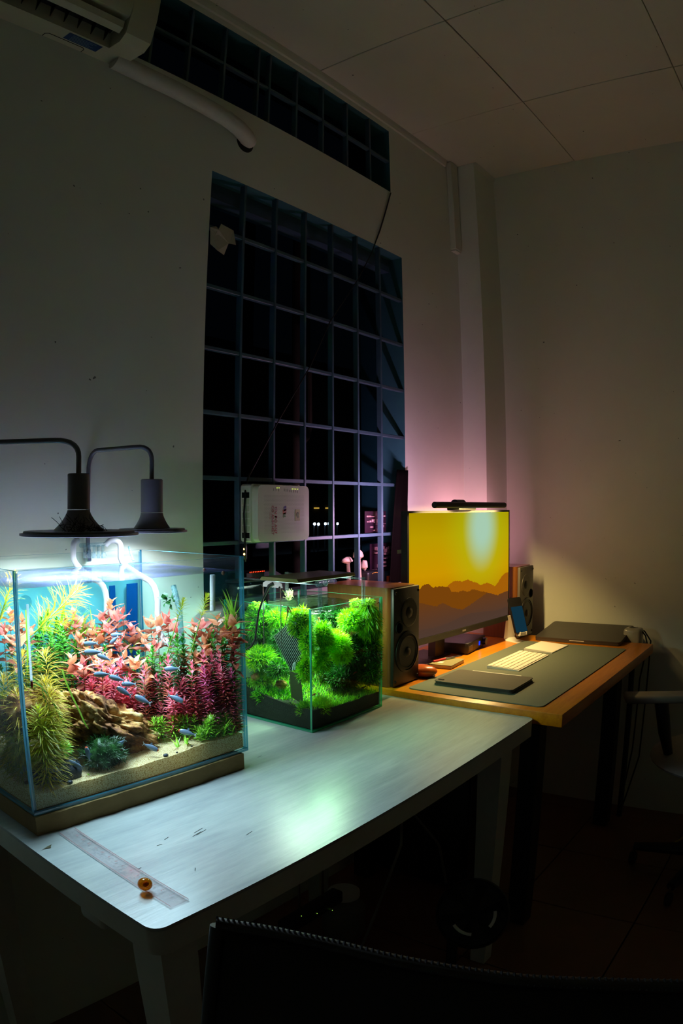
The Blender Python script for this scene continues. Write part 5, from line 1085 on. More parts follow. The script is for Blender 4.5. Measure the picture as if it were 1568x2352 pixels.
# keyboard
kb = thing('keyboard', 'slim white keyboard on the desk mat', 'keyboard', (2.237, .956, MZ), rotz=rad(0.5)); KL, KW = .279, .115
B().prism([(-KW/2, 0), (KW/2, 0), (KW/2, .0095), (-KW/2, .0032)], -KL/2, KL/2, 'X').build('case', M['alu'], kb, smooth=False)
kz = lambda y: .0032+(y+KW/2)/KW*.0063
def keym(w, d): return B().rbox((-w/2, -d/2, 0), (w/2, d/2, .0022), .0012, 1).mesh('key', M['key'])
rows = [(.045, .0095, [.0160]*14), (.0295, .0160, [.0160]*13+[.025]), (.0112, .0160, [.025]+[.0160]*13), (-.0072, .0160, [.029]+[.0160]*11+[.030]), (-.0256, .0160, [.038]+[.0160]*10+[.039]), (-.0440, .0160, [.0160]*3+[.021]+[.088]+[.021]+[.0160]*4)]
KM = {}
for y, d, ws in rows:
    tot = sum(ws); gap = (KL-.008-tot)/(len(ws)-1); x = -KL/2+.004
    for w in ws:
        kk = (round(w, 4), d); KM.setdefault(kk, keym(w, d)); inst('key', KM[kk], kb, (x+w/2, y, kz(y)+.0003), (math.atan(.0063/KW), 0, 0)); x += w+gap
tr = thing('trackpad', 'white square trackpad at the right of the keyboard', 'trackpad', (2.50, .958, MZ), rotz=rad(-2))
B().prism([(-.0575, 0), (.0575, 0), (.0575, .0095), (-.0575, .0035)], -.08, .08, 'X').build('case', M['alu'], tr, smooth=False)
b = B(); zf = lambda y: .0035+(y+.0575)/.115*.006+.0004
b.quad((-.0785, -.056, zf(-.056)), (.0785, -.056, zf(-.056)), (.0785, .056, zf(.056)), (-.0785, .056, zf(.056))).build('touch_surface', M['key'], tr, smooth=False)
# tablet in folio with pencil
ip = thing('tablet', 'tablet in a closed dark grey folio on the desk mat', 'tablet', (1.907, .928, MZ), rotz=rad(1.5))
B().prism(rrect(-.087, .087, -.128, .128, .012), 0.0003, .0035, 'Z').build('back_cover', M['folio'], ip, angle=30)
B().prism(rrect(-.0845, .0845, -.1255, .1255, .010), .0037, .0095, 'Z').build('body', M['spacegrey'], ip, angle=30)
B().prism(rrect(-.087, .087, -.128, .128, .012), .0097, .0125, 'Z').build('front_cover', M['folio'], ip, angle=30)
B().prism(rrect(-.070, -.062, .102, .122, .0035), .0127, .0136, 'Z').build('camera_bump', M['darkgrey'], ip, angle=30)
B().cyl((.0905, -.085, .0085), (.0905, .082, .0085), .0042, None, 12).build('pencil', M['white'], ip)
# laptop leaning against the far wall behind the desk end
lp = thing('laptop', 'closed dark grey laptop at the wall end of the desk', 'laptop', (2.655, .89, DT+.001), rotz=rad(0))
lp.rotation_euler = (0, -math.atan2(.027, .243), rad(1.5))
B().prism(rrect(0, .246, -.178, .178, .012), .0004, .0095, 'Z').build('base', M['spacegrey'], lp, angle=30)
B().prism(rrect(0, .246, -.178, .178, .012), .0101, .0150, 'Z').build('lid', M['spacegrey'], lp, angle=30)
B().box((-.0012, -.03, .0078), (.002, .03, .0105)).build('lid_notch', M['alu'], lp, smooth=False)
for sx in (.03, .216):
    for sy in (-.15, .15): B().cyl((sx, sy, -.0012 if sx < .1 else -.0012), (sx, sy, .0003), .008, None, 10).build('foot', M['black'], lp)
cz_ = atX(1452, 1458, 2.775)
ch = thing('charger', 'silver grey power brick on the corner of the desk', 'charger', (2.79, cz_.y, DT-.02)); o = ch.location
c = atX(1452, 1460, 2.775); B(o).rbox((2.764, c.y-.035, DT-.045), (2.83, c.y+.038, c.z+.028), .012, 3).build('brick', plain('pale grey plastic', '#8f8c7c', .25, coat=.5), ch)
B(o).cyl((2.795, c.y, -.001), (2.795, c.y, DT-.046), .012, None, 10).build('stand', M['black'], ch)
cbs = [tuple(atX(x, y, 2.80)) for x, y in ((1436, 1444), (1452, 1441), (1470, 1445), (1482, 1460), (1486, 1480))]+[(2.81, .66, .60), (2.82, .67, .30), (2.80, .70, .01)]
b = B(cbs[0]); b.tube(cbs, .0032, 8); tag(b.build('cable', M['cable']), 'black laptop cable arching over the desk corner', 'cable')
cbs = [tuple(atX(x, y, 2.85)) for x, y in ((1462, 1441), (1480, 1450), (1494, 1472))]+[(2.87, .64, .62), (2.87, .65, .25), (2.86, .70, .01)]
b = B(cbs[0]); b.tube(cbs, .0032, 8); tag(b.build('cable', M['cable']), 'grey yellow cable hanging down the far wall', 'cable')
# phone on stand
ph = thing('phone_stand', 'bent grey metal phone stand beside the right loudspeaker', 'stand', (2.56, 1.095, DT)); o = ph.location
pA_, pB_ = Vector((2.60, 1.125, DT+.0008)), Vector((2.565, 1.085, DT+.0008))
fx = Vector((-.35, -.94, 0)).normalized(); sd_ = Vector((.94, -.35, 0)).normalized(); ps = Vector((2.60, 1.125, 0))
def strip(pts, w, th): 
    b = B(o); n = len(pts); vs = []
    for i, p in enumerate(pts):
        d = (pts[min(i+1, n-1)]-pts[max(0, i-1)]).normalized(); nn = d.cross(sd_).normalized()*th
        vs += [p-sd_*w, p+sd_*w, p+sd_*w+nn, p-sd_*w+nn]
    fs = [(4*i+j, 4*i+(j+1) % 4, 4*i+4+(j+1) % 4, 4*i+4+j) for i in range(n-1) for j in range(4)]+[(3, 2, 1, 0), (4*n-4, 4*n-3, 4*n-2, 4*n-1)]
    return b.add(vs, fs)
zb_ = DT+.0012
strip([ps+fx*.05+Vector((0, 0, zb_)), ps+fx*-.03+Vector((0, 0, zb_)), ps+fx*-.042+Vector((0, 0, zb_+.008)), ps+fx*-.030+Vector((0, 0, zb_+.10))], .03, .0025).build('bent_plate', M['alu'], ph, smooth=False)
lipc = ps+fx*.018+Vector((0, 0, zb_+.028)); topc = ps+fx*-.030+Vector((0, 0, zb_+.165))
strip([lipc+fx*.016+Vector((0, 0, .012)), lipc+fx*.016, lipc, topc*.55+lipc*.45], .022, .0025).build('cradle', M['alu'], ph, smooth=False)
up_ = (topc-lipc).normalized(); nf = sd_.cross(up_).normalized(); nf = nf if nf.dot(fx) > 0 else -nf
pm = thing('phone', 'dark smartphone with dim blue screen leaning on its stand', 'phone', lipc+nf*.003); o3 = pm.location
R3 = Matrix((sd_, up_, nf)).transposed()
b = B(o3); c0 = lipc+nf*.0045+up_*.004
def pbox(w0, h0, w1, h1, d0, d1, r, seg=3):
    bb = B(o3); pts = rrect(w0, w1, h0, h1, r, seg); n = len(pts); vs = [c0+R3 @ Vector((x, y, d)) for d in (d0, d1) for x, y in pts]
    return bb.add(vs, [tuple(range(n-1, -1, -1)), tuple(range(n, 2*n))]+[(i, (i+1) % n, n+(i+1) % n, n+i) for i in range(n)])
pbox(-.035, 0, .035, .145, 0, .008, .009).build('body', M['black'], pm, angle=30)
pbox(-.032, .004, .032, .108, .0081, .0084, .003).build('screen', emit('phone screen', '#1c4a60', .22), pm, smooth=False)
for s_ in (-1, 1): B(o3).tube([tuple(c0+R3 @ Vector((s_*.017, -.004, 0))), tuple(c0+R3 @ Vector((s_*.017, -.006, .014))), tuple(c0+R3 @ Vector((s_*.017, .004, .016)))], .003, 8).build('hook', M['alu'], pm)

# ================================================================== SPEAKERS
def speaker(label, x0, x1, y0, y1, z0, z1, side, baf):
    t = thing('speaker', label, 'speaker', ((x0+x1)/2, (y0+y1)/2, z0)); o = t.location; w = x1-x0; h = z1-z0; cx = (x0+x1)/2; Rx = Matrix.Rotation(rad(90), 3, 'X')
    b = B(o); b.prism(rrect(x0, x1, y0+.012, y1, .018, 5), z0+.0008, z1, 'Z'); b.build('cabinet', M['speakerwood'], t, angle=30)
    B(o).rbox((x0+.002, y0, z0+.002), (x1-.002, y0+.013, z1-.002), .004, 2).build('baffle', M[baf], t)
    wz, tz = z0+h*.335, z0+h*.735
    def ring(r0, r1, d, c): return B(o).lathe([(r0, .0), (r0, d), (r1, d*.6), (r1, 0)], c, 40, 0, Rx)
    ring(w*.38, w*.43, .005, (cx, y0-.0003, wz)).build('woofer_ring', M['black'], t)
    wf = B(o).lathe([(w*.38, .002), (w*.33, .004), (w*.31, .0005), (w*.12, .0002), (.0, .004)], (cx, y0-.0006, wz), 40, 0, Rx).build('woofer_cone', M['cone'], t)
    B(o).lathe([(w*.12, .0006), (w*.08, .006), (0, .008)], (cx, y0-.0008, wz), 24, 0, Rx).build('dust_cap', M['cone'], wf)
    tc = B(o).lathe([(0, .0), (w*.30, .0), (w*.30, .002), (w*.26, .0032), (w*.12, .0010), (0, .0006)], (cx+side*w*.08, y0-.0003, tz), 40, 0, Rx).build('tweeter_plate', M[baf], t)
    B(o).lathe([(w*.115, .0012), (w*.07, .004), (0, .006)], (cx+side*w*.08, y0-.0010, tz), 20, 0, Rx).build('tweeter_dome', M['cone'], tc)
    B(o).lathe([(0, .0), (w*.10, .0), (w*.115, .0025), (w*.13, .001), (w*.13, .0)], (cx-side*w*.30, y0-.0003, z0+h*.60), 24, 0, Rx).build('port', M['blackmat'], t)
    for sx in (-.42, .42):
        for fz in (.055, .945): B(o).lathe([(0, .0), (w*.035, .0), (w*.03, .002), (0, .0025)], (cx+sx*w, y0-.0003, z0+h*fz), 10, 0, Rx).build('screw', M['blackmat'], t)
    return t
speaker('walnut loudspeaker at the left of the monitor, nearest the moss tank', 1.718, 1.864, 1.132, 1.385, DT+.0005, CZ-.232, 1, 'baffle')
speaker('walnut loudspeaker at the right of the monitor near the corner', 2.645, 2.791, 1.136, 1.305, DT+.0005, CZ-.238, -1, 'baffle2')

# ================================================================== MONITOR
ML, MR = Vector((1.907, 1.200, 0)), Vector((2.591, 1.165, 0)); MZ0, MZ1 = CZ-.425, CZ-.0175
mu_ = (MR-ML).normalized(); mn = Vector((mu_.y, -mu_.x, 0))   # faces the room
mo = thing('monitor', 'large thin monitor showing a yellow sky over mountains', 'monitor', ((ML+MR)/2+Vector((0, .06, DT)))); o = mo.location
def mbox(u0, u1, z0, z1, d0, d1):     # along width, height, depth towards the viewer
    vs = [ML+mu_*u+mn*d+Vector((0, 0, z)) for d in (d0, d1) for u, z in ((u0, z0), (u1, z0), (u1, z1), (u0, z1))]
    return B(o).add(vs, [(3, 2, 1, 0), (4, 5, 6, 7), (0, 1, 5, 4), (1, 2, 6, 5), (2, 3, 7, 6), (3, 0, 4, 7)])
MWd = (MR-ML).length
mbox(-.009, MWd+.007, MZ0-.022, MZ1+.007, -.022, .0).build('panel', M['black'], mo, smooth=False)
mbox(.12, MWd-.12, MZ0+.03, MZ1-.08, -.05, -.0222).build('rear_bulge', M['black'], mo, smooth=False)
mbox(-.009, MWd+.007, MZ0-.022, MZ0-.001, .0002, .003).build('chin', plain('dark chin bezel', '#2a2a24', .35), mo, smooth=False)
mbox(-.009, 0, MZ0, MZ1+.007, .0002, .002).build('bezel', M['black'], mo, smooth=False); mbox(MWd, MWd+.007, MZ0, MZ1+.007, .0002, .002).build('bezel', M['black'], mo, smooth=False); mbox(0, MWd, MZ1, MZ1+.007, .0002, .002).build('bezel', M['black'], mo, smooth=False)
mbox(MWd*.5-.012, MWd*.5+.012, MZ0-.015, MZ0-.009, .0031, .0034).build('logo', plain('grey logo', '#8a8a80', .4), mo, smooth=False)
mbox(MWd*.4-.03, MWd*.4+.03, DT+.006, MZ0+.12, -.085, -.055).build('neck', M['darkgrey'], mo, smooth=False)
mbox(MWd*.4-.03, MWd*.4+.03, MZ0+.05, MZ0+.11, -.0549, -.0502).build('mount', M['darkgrey'], mo, smooth=False)
mbox(MWd*.4-.075, MWd*.4+.065, DT+.0006, DT+.0058, -.17, -.05).build('base', M['darkgrey'], mo, smooth=False)
def onscreen(zx, zy):
    w = pray(zx/4.126+860, zy/4.126+1130); k = (ML.x*mn.x+ML.y*mn.y)/(w.x*mn.x+w.y*mn.y); p = Vector((w.x*k, w.y*k, CZ+w.z*k)); return (p.x-ML.x)/(MR.x-ML.x), (p.z-MZ0)/(MZ1-MZ0)
m, nt, out = newmat('monitor picture'); tc = N(nt, 'ShaderNodeTexCoord'); sp_ = N(nt, 'ShaderNodeSeparateXYZ'); L(nt, tc.outputs['Generated'], sp_.inputs[0]); U, V = sp_.outputs['X'], sp_.outputs['Z']
def mathn(op, a, b=None, c=None):
    n = N(nt, 'ShaderNodeMath', operation=op)
    for i, x in enumerate((a, b, c)):
        if x is None: continue
        if isinstance(x, (int, float)): n.inputs[i].default_value = x
        else: L(nt, x, n.inputs[i])
    return n.outputs[0]
def ramp(src, stops, interp='LINEAR'):
    r = N(nt, 'ShaderNodeValToRGB'); r.color_ramp.interpolation = interp; e = r.color_ramp.elements
    for i, (p, c) in enumerate(stops):
        el = e[i] if i < 2 else e.new(p)
        el.position = p; el.color = c if isinstance(c, tuple) else (c, c, c, 1)
    L(nt, src, r.inputs[0]); return r.outputs[0]
def mixc(f, a, b):
    n = N(nt, 'ShaderNodeMix', data_type='RGBA')
    for k, x in (('Factor', f), ('A', a), ('B', b)):
        if isinstance(x, (int, float)): n.inputs[k].default_value = x
        elif isinstance(x, tuple): n.inputs[k].default_value = x
        else: L(nt, x, n.inputs[k])
    return n.outputs['Result']
sky = ramp(V, [(.28, C('#b87a00')), (.5, C('#c99400')), (.8, C('#b99a00')), (1.0, C('#a88c00'))])
su, sv = onscreen(1015, 330); du = mathn('DIVIDE', mathn('SUBTRACT', U, su), .145); dv = mathn('DIVIDE', mathn('SUBTRACT', V, sv), .30)
rr_ = mathn('SQRT', mathn('ADD', mathn('MULTIPLY', du, du), mathn('MULTIPLY', dv, dv)))
g2 = mathn('SUBTRACT', 1.0, mathn('SMOOTH_MIN', mathn('MULTIPLY', rr_, .36), 1.0, .2)); sky = mixc(mathn('MULTIPLY', g2, .95), sky, C('#a9ba10'))
g1 = N(nt, 'ShaderNodeMapRange', interpolation_type='SMOOTHSTEP'); g1.inputs['From Min'].default_value = 1.45; g1.inputs['From Max'].default_value = .30; L(nt, rr_, g1.inputs['Value']); sky = mixc(g1.outputs[0], sky, C('#a4c8ae'))
ridges = [([(300, 960), (560, 940), (685, 897), (700, 880), (740, 848), (790, 842), (830, 850), (880, 828), (920, 848), (960, 858), (1000, 882), (1060, 860), (1100, 872), (1135, 893), (1150, 880), (1170, 850), (1195, 810), (1205, 792), (1240, 765)], '#a05c08'),
          ([(300, 905), (360, 930), (425, 922), (450, 890), (490, 872), (510, 872), (545, 905), (600, 897), (640, 892), (660, 900), (700, 902), (725, 945), (790, 948), (830, 934), (880, 945), (930, 920), (990, 938), (1050, 948), (1120, 970), (1240, 990)], '#74400a'),
          ([(300, 1030), (425, 1050), (500, 1068), (580, 1086), (640, 1050), (740, 1098), (830, 1115), (900, 1070), (1000, 1000), (1060, 957), (1100, 960), (1130, 970), (1160, 980), (1195, 960), (1240, 942)], '#68390c'),
          ([(300, 1330), (560, 1290), (700, 1240), (800, 1190), (900, 1150), (1040, 1132), (1140, 1125), (1240, 1090)], '#54331c')]
col = sky
for pts, cc_ in ridges:
    st = sorted(onscreen(*p) for p in pts); st = [(min(1, max(0, u)), v) for u, v in st]
    hgt = ramp(U, [(u, max(0.0, v)) for u, v in st]); nz = N(nt, 'ShaderNodeTexNoise', noise_dimensions='1D', i_Scale=60.0, i_Detail=3.0); L(nt, U, nz.inputs['W'])
    hh = mathn('ADD', hgt, mathn('MULTIPLY', mathn('SUBTRACT', nz.outputs['Fac'], .5), .018)); f_ = mathn('LESS_THAN', V, hh)
    base = mixc(ramp(V, [(0.0, 1.0), (.34, 0.0)]), C(cc_), C('#4c382e')) if cc_ in ('#54331c', '#68390c') else C(cc_)
    col = mixc(f_, col, base)
em = N(nt, 'ShaderNodeEmission'); em.inputs[1].default_value = SCREEN; L(nt, col, em.inputs[0]); L(nt, em.outputs[0], out.inputs[0])
b = B(o); b.quad(*[ML+mu_*u+mn*.0012+Vector((0, 0, z)) for u, z in ((0, MZ0), (MWd, MZ0), (MWd, MZ1), (0, MZ1))]); b.build('screen', m, mo, smooth=False)
# bias lights on the back of the monitor
bk = ML.lerp(MR, .5)-mn*.024
for u, z, pw_, cc_ in ((.10, MZ1-.03, BACKLIGHT, (1.0, .53, .86)), (.03, MZ1-.12, BACKLIGHT*.12, (.85, .60, 1.0)), (.06, MZ0+.08, BACKLIGHT*.30, (1.0, .30, .12)), (.93, MZ1-.10, BACKLIGHT*.5, (1.0, .38, .50))):
    p = ML+mu_*(MWd*u)-mn*.0235+Vector((0, 0, z)); l = area_light('bias_light', p, .10, pw_, cc_, mo, 'RECTANGLE', .02, spread=180); l.rotation_euler = (-mn).to_track_quat('-Z', 'Y').to_euler()
    q_ = [p+mu_*x+Vector((0, 0, zz1))+mn*.0006 for x, zz1 in ((-.05, -.006), (.05, -.006), (.05, .006), (-.05, .006))]; B(o).quad(*q_).build('bias_strip', M['white'], mo, smooth=False)
# monitor light bar
mb = thing('monitor_lamp', 'slim black screen lamp clipped on top of the monitor', 'lamp', (2.24, 1.16, MZ1+.007)); o = mb.location; yb2 = 1.145
B(o).cyl((1.995, yb2+.012, CZ+.0085), (2.512, yb2+.002, CZ+.0085), .0105, None, 18).build('bar', M['black'], mb)
B(o).rbox((2.17, 1.160, MZ1+.0075), (2.30, 1.21, CZ+.0015), .004, 2).build('clip', M['black'], mb)
B(o).lathe([(.0, -.03), (.016, -.03), (.016, .03), (0, .03)], (2.235, 1.198, CZ+.012), 20, 0, Matrix.Rotation(rad(90), 3, 'Y')).build('counterweight', M['black'], mb)
l = area_light('bulb', (2.253, yb2-.003, CZ-.0035), .50, MONITOR_BAR, (1.0, .68, .25), mb, 'RECTANGLE', .012, spread=148); l.rotation_euler = (rad(MONITOR_TILT), 0, 0)

# ================================================================== SMALL THINGS ON THE DESK
am = thing('amplifier', 'black headphone amplifier box with volume knob under the monitor', 'amplifier', (2.33, 1.27, DT), rotz=0); am.rotation_euler = (0, 0, math.atan2(1.18-1.30, 2.30-2.26)+rad(75))
am.location = (2.365, 1.185, DT); am.rotation_euler = (0, 0, rad(8))
B().rbox((-.10, 0, .004), (.10, .15, .042), .003, 2).build('case', M['black'], am)
B().cyl((.07, -.014, .023), (.07, -.0002, .023), .014, None, 20).build('volume_knob', M['darkgrey'], am)
B().box((.02, -.0012, .014), (.034, -.0001, .030)).build('display', emit('blue display', '#1830c0', 1.0), am, smooth=False)
B().box((-.09, -.0012, .012), (-.05, -.0001, .030)).build('sticker', plain('grey sticker', '#4a453c', .5), am, smooth=False)
for sx in (-.09, .09):
    for sy in (.012, .138): B().cyl((sx, sy, .0006), (sx, sy, .0039), .006, None, 10).build('foot', M['blackmat'], am)
nb = thing('notebook', 'small olive notebook with worn cover beside the left loudspeaker', 'notebook', (2.10, 1.155, DT), rotz=rad(6)); nb.location = (2.085, 1.115, DT)
B().rbox((-.055, 0.002, .0006), (.060, .078, .0110), .001, 1).build('pages', M['paper'], nb)
B().rbox((-.057, 0, .0112), (.062, .080, .0135), .0008, 1).build('cover', M['notebook'], nb)
B().box((-.030, .045, .0136), (-.008, .062, .0138)).build('sticker', M['offwhite'], nb, smooth=False)
pen = thing('pen', 'red and steel pen lying on the olive notebook', 'pen', (2.10, 1.17, DT+.018)); o = pen.location
p0, p1, p2 = Vector((2.045, 1.186, DT+.0172)), Vector((2.10, 1.172, DT+.0172)), Vector((2.165, 1.150, DT+.0172))
B(o).tube([p0, p1], .0036, 10).build('cap', M['redprint'], pen); B(o).tube([p1, p2, p2+(p2-p1).normalized()*.01], [.0036, .0034, .001], 10).build('barrel', M['steel'], pen)
db2 = thing('wallet', 'flat dark leather pouch under the monitor by the notebook', 'pouch', (2.02, 1.24, DT)); db2.rotation_euler = (0, 0, rad(5))
B().rbox((-.075, -.045, .0006), (.07, .06, .012), .004, 2).build('flap', plain('dark leather', '#2a2026', .6), db2)
gl = atZ(990, 1522, DT+.004); b = B((gl.x, gl.y, DT)); b.tube([(gl.x-.02, gl.y+.01, DT+.004), (gl.x, gl.y+.02, DT+.004), (gl.x+.02, gl.y+.008, DT+.004), (gl.x+.016, gl.y-.01, DT+.004), (gl.x-.01, gl.y-.012, DT+.004), (gl.x-.02, gl.y+.01, DT+.004)], .003, 8); tag(b.build('cable_loop', M['cable']), 'small loop of black cable beside the notebook', 'cable')
mp_ = atZ(976, 1558, DT); mb3 = thing('mouse', 'glossy orange brown mouse beside the left loudspeaker', 'mouse', (mp_.x+.012, mp_.y+.016, DT), rotz=rad(10))
b = B(); b.ball((0, 0, .020), (.029, .048, .021), 24, 14, 0, None, lambda d: 1 if d.z > -.2 else .97); b.build('shell', M['redmouse'], mb3)
B().rbox((-.022, -.035, .0006), (.022, .035, .004), .0015, 1).build('foot_plate', M['black'], mb3)
for k, (pts, mt, lb_) in enumerate([([(1.95, 1.30, DT+.004), (2.02, 1.33, DT+.02), (2.10, 1.30, DT+.004), (2.16, 1.36, DT+.004)], 'cable', 'black cable behind the pouch'), ([(2.22, 1.36, DT+.05), (2.28, 1.345, DT+.056), (2.34, 1.36, DT+.044), (2.42, 1.37, DT+.004)], 'redcable', 'red cable looping behind the amplifier'), ([(2.44, 1.37, DT+.004), (2.50, 1.34, DT+.004), (2.57, 1.345, DT+.004)], 'redcable', 'short red cable at the foot of the right loudspeaker')]):
    b = B(pts[0]); b.tube(pts, .0035, 8); tag(b.build('cable', M[mt]), lb_, 'cable')

# ================================================================== ON THE WHITE TABLE
ru = thing('ruler', 'clear plastic ruler with red print lying half under the foam mat', 'ruler', (.550, .707, TT+.0004)); ru.rotation_euler = (0, 0, rad(90)+math.atan2(.535-.547, 1.023-.707)*0+rad(-2.0))
B().rbox((0, -.0165, .0003), (.318, .0165, .0026), .0006, 1).build('body', M['ruler'], ru, smooth=False)
b = B()
for k in range(150):
    h = .008 if k % 10 == 0 else .0055 if k % 5 == 0 else .0035; x = .006+k*.002
    b.quad((x, -.016, .0028), (x+.0005, -.016, .0028), (x+.0005, -.016+h, .0028), (x, -.016+h, .0028))
for s_ in (-.0163, .0155): b.quad((.001, s_, .0028), (.317, s_, .0028), (.317, s_+.001, .0028), (.001, s_+.001, .0028))
b.build('scale', M['rulermark'], ru, smooth=False, merge=False)
for k in range(1, 15): text('number', str(k), .0075, Matrix.Translation((.006+k*.02, -.004, .0027)), M['rulermark'], ru, .00005)
mz = atZ(333, 2033, TT+.011); mbl = thing('bead', 'amber glass bead with red swirl on the ruler', 'bead', (mz.x, mz.y, TT+.003)); o = mbl.location
B(o).ball((mz.x, mz.y, TT+.0030+.0098), (.0110, .0110, .0098), 24, 16).build('glass', M['amber'], mbl); B(o).ball((mz.x+.001, mz.y-.001, TT+.0128), (.0055, .0035, .0042), 10, 7).build('swirl', M['amberdot'], mbl)
lf = atZ(108, 1947, TT+.001); b = B(lf); b.add([(lf.x-.013, lf.y-.002, TT+.0008), (lf.x-.003, lf.y-.001, TT+.0012), (lf.x+.004, lf.y-.004, TT+.001), (lf.x+.010, lf.y+.001, TT+.004), (lf.x+.004, lf.y+.004, TT+.0012), (lf.x-.003, lf.y+.001, TT+.0014)], [(0, 1, 5), (1, 2, 4, 5), (2, 3, 4)]); tag(b.build('leaf_scrap', M['leaflitter'], merge=False), 'dry brown leaf scrap on the white table beside the foam mat', 'leaf')
b = B((.85, .95, TT)); 
for (px, py, dx, dy, ln) in [(455, 1908, 1, .2, .012), (462, 1912, 1, .2, .014), (452, 1916, 1, .2, .012), (382, 1926, 1, .3, .006), (366, 1941, 1, -.2, .005), (572, 1914, 1, .2, .009), (448, 1997, .5, .5, .005), (596, 1738, 1, 0, .007), (320, 1995, 1, .1, .004)]:
    p = atZ(px, py, TT); d = Vector((dx, dy, 0)).normalized(); n_ = Vector((-d.y, d.x, 0))*.0005; b.quad(*[q_+Vector((0, 0, .0004)) for q_ in (p-d*ln-n_, p+d*ln-n_, p+d*ln+n_, p-d*ln+n_)])
b.build('scratches', M['gap'], None, smooth=False, merge=False); sc_ = bpy.data.objects['scratches']; sc_['kind'] = 'stuff'; sc_.parent = tb; sc_.location = Vector((.85, .95, TT))-tb.location
# ================================================================== CHAIRS AND FLOOR CLUTTER
M['meshcloth'] = plain('dark mesh fabric', '#15151a', .85, var=.5, scale=500); M['binding'] = plain('blue grey zigzag binding', '#39424c', .8, var=.3, scale=200); M['greyplastic'] = plain('grey chair plastic', '#6e6a62', .6); M['greyfab'] = plain('grey seat fabric', '#9a9084', .95, bump=.4, bscale=300)
fc = thing('mesh_chair', 'dark mesh chair back with stitched rim in the foreground', 'chair', (.40, .30, 0)); o = fc.location; RZ = CZ-.45
rim = [atZ(500, 2121, RZ), atZ(620, 2140, RZ), atZ(760, 2170, RZ), atZ(900, 2206, RZ), atZ(1040, 2232, RZ), atZ(1200, 2254, RZ), atZ(1380, 2262, RZ), atZ(1568, 2266, RZ)]; rim += [rim[-1]+Vector((.01, -.06, .0)), rim[-1]+Vector((.0, -.12, -.01))]
def resample(pts, n):
    d = [0]
    for a, c in zip(pts, pts[1:]): d.append(d[-1]+(c-a).length)
    res = []
    for k in range(n):
        s_ = d[-1]*k/(n-1); i = max(j for j in range(len(d)) if d[j] <= s_+1e-9); i = min(i, len(pts)-2); res.append(pts[i].lerp(pts[i+1], (s_-d[i])/(d[i+1]-d[i]+1e-12)))
    return res
rs = resample(rim, 60)
for _ in range(3): rs = [rs[0]]+[(rs[i-1]+rs[i]*2+rs[i+1])/4 for i in range(1, 59)]+[rs[-1]]
B(o).tube(rs, .0075, 10).build('top_rim', M['black'], fc)
b = B(o)
for k in range(96):
    u = k/95*58; i = int(u); p = rs[i].lerp(rs[i+1], u-i); t_ = (rs[i+1]-rs[i]).normalized(); s_ = t_.cross(Vector((0, 0, 1))).normalized()
    b.tube([p+s_*.007+t_*.002, p+Vector((0, 0, .0088)), p-s_*.007-t_*.002], .0014, 4)
st_ = b.build('stitching', M['binding'], fc)
down = Vector((-.10, .0, -.42)); b = B(o); K = 14; vs = []
for j in range(K+1):
    v = j/K
    for p in rs[::2]: vs.append(p+Vector((-.05*math.sin(v*2.2), 0, -.42*v))+Vector((0, (.30-p.y)*.06*v, -.003)))
n_ = len(rs[::2]); b.add(vs, [(j*n_+i, j*n_+i+1, (j+1)*n_+i+1, (j+1)*n_+i) for j in range(K) for i in range(n_-1)]); me_ = b.build('mesh_panel', M['meshcloth'], fc); md = me_.modifiers.new('thick', 'SOLIDIFY'); md.thickness = .002
e0 = [vs[j*n_] for j in range(K+1)]; e1 = [vs[j*n_+n_-1] for j in range(K+1)]; e2 = vs[K*n_:]
B(o).tube(e0, .009, 10).build('side_frame', M['black'], fc); B(o).tube(e1, .009, 10).build('side_frame', M['black'], fc); B(o).tube(e2, .009, 10).build('lower_frame', M['black'], fc)
B(o).rbox((.0, .03, .40), (.42, .50, .455), .03, 4).build('seat', M['charcoal'], fc); B(o).tube([(.46, .27, .50), (.50, .27, .42), (.40, .27, .385), (.25, .27, .385)], .02, 10).build('back_support', M['black'], fc)
def chair_base(t, cx, cy, zt, mat='black', rad_=.28):
    o = t.location; B(o).cyl((cx, cy, .08), (cx, cy, zt), .026, .022, 14).build('gas_lift', M['darkgrey'], t)
    for k in range(5):
        a = rad(72*k+20); e = Vector((cx+rad_*math.cos(a), cy+rad_*math.sin(a), .075)); B(o).tube([(cx, cy, .10), tuple(e)], [.03, .016], 8).build('base_arm', M[mat], t)
        cs = B(o).lathe([(0, -.012), (.02, -.012), (.026, -.006), (.026, .006), (.02, .012), (0, .012)], (e.x, e.y, .0275), 16, 0, Matrix.Rotation(rad(90), 3, 'X')).build('caster', M['black'], t)
        B(o).cyl((e.x, e.y, .054), (e.x, e.y, .076), .006, None, 8).build('caster_stem', M['steel'], cs)
chair_base(fc, .22, .27, .40)
oc = thing('office_chair', 'grey office chair with flat armrest below the desk', 'chair', (2.40, .25, 0)); o = oc.location
sc0 = atZ(1500, 1790, .49)
bmv = B(o); bmv.ball((2.40, .25, .455), (.25, .25, .042), 28, 14, 0, None, lambda d: 1.0); bmv.build('seat', M['greyfab'], oc)
ar = [atZ(1445, 1600, .688), atZ(1490, 1582, .688), atZ(1545, 1590, .688), atZ(1545, 1600, .688)]
RA = Matrix.Rotation(rad(22), 3, 'Z')
for ax_, ay_ in ((2.275, .455), (2.79, .25)):
    ax_ = min(ax_, 2.70)
    B(o).rbox((ax_-.04, ay_-.125, .664), (ax_+.04, ay_+.125, .690), .011, 4, mat=RA).build('armrest', M['greyplastic'], oc)
    B(o).tube([(ax_, ay_, .664), (ax_, ay_-.02, .56), (ax_*.8+.2*2.45, ay_*.8+.2*.25, .45), (2.45, .25, .425)], [.024, .022, .018, .016], 10).build('arm_post', M['black'], oc)
b = B(o); vs = []; K = 12
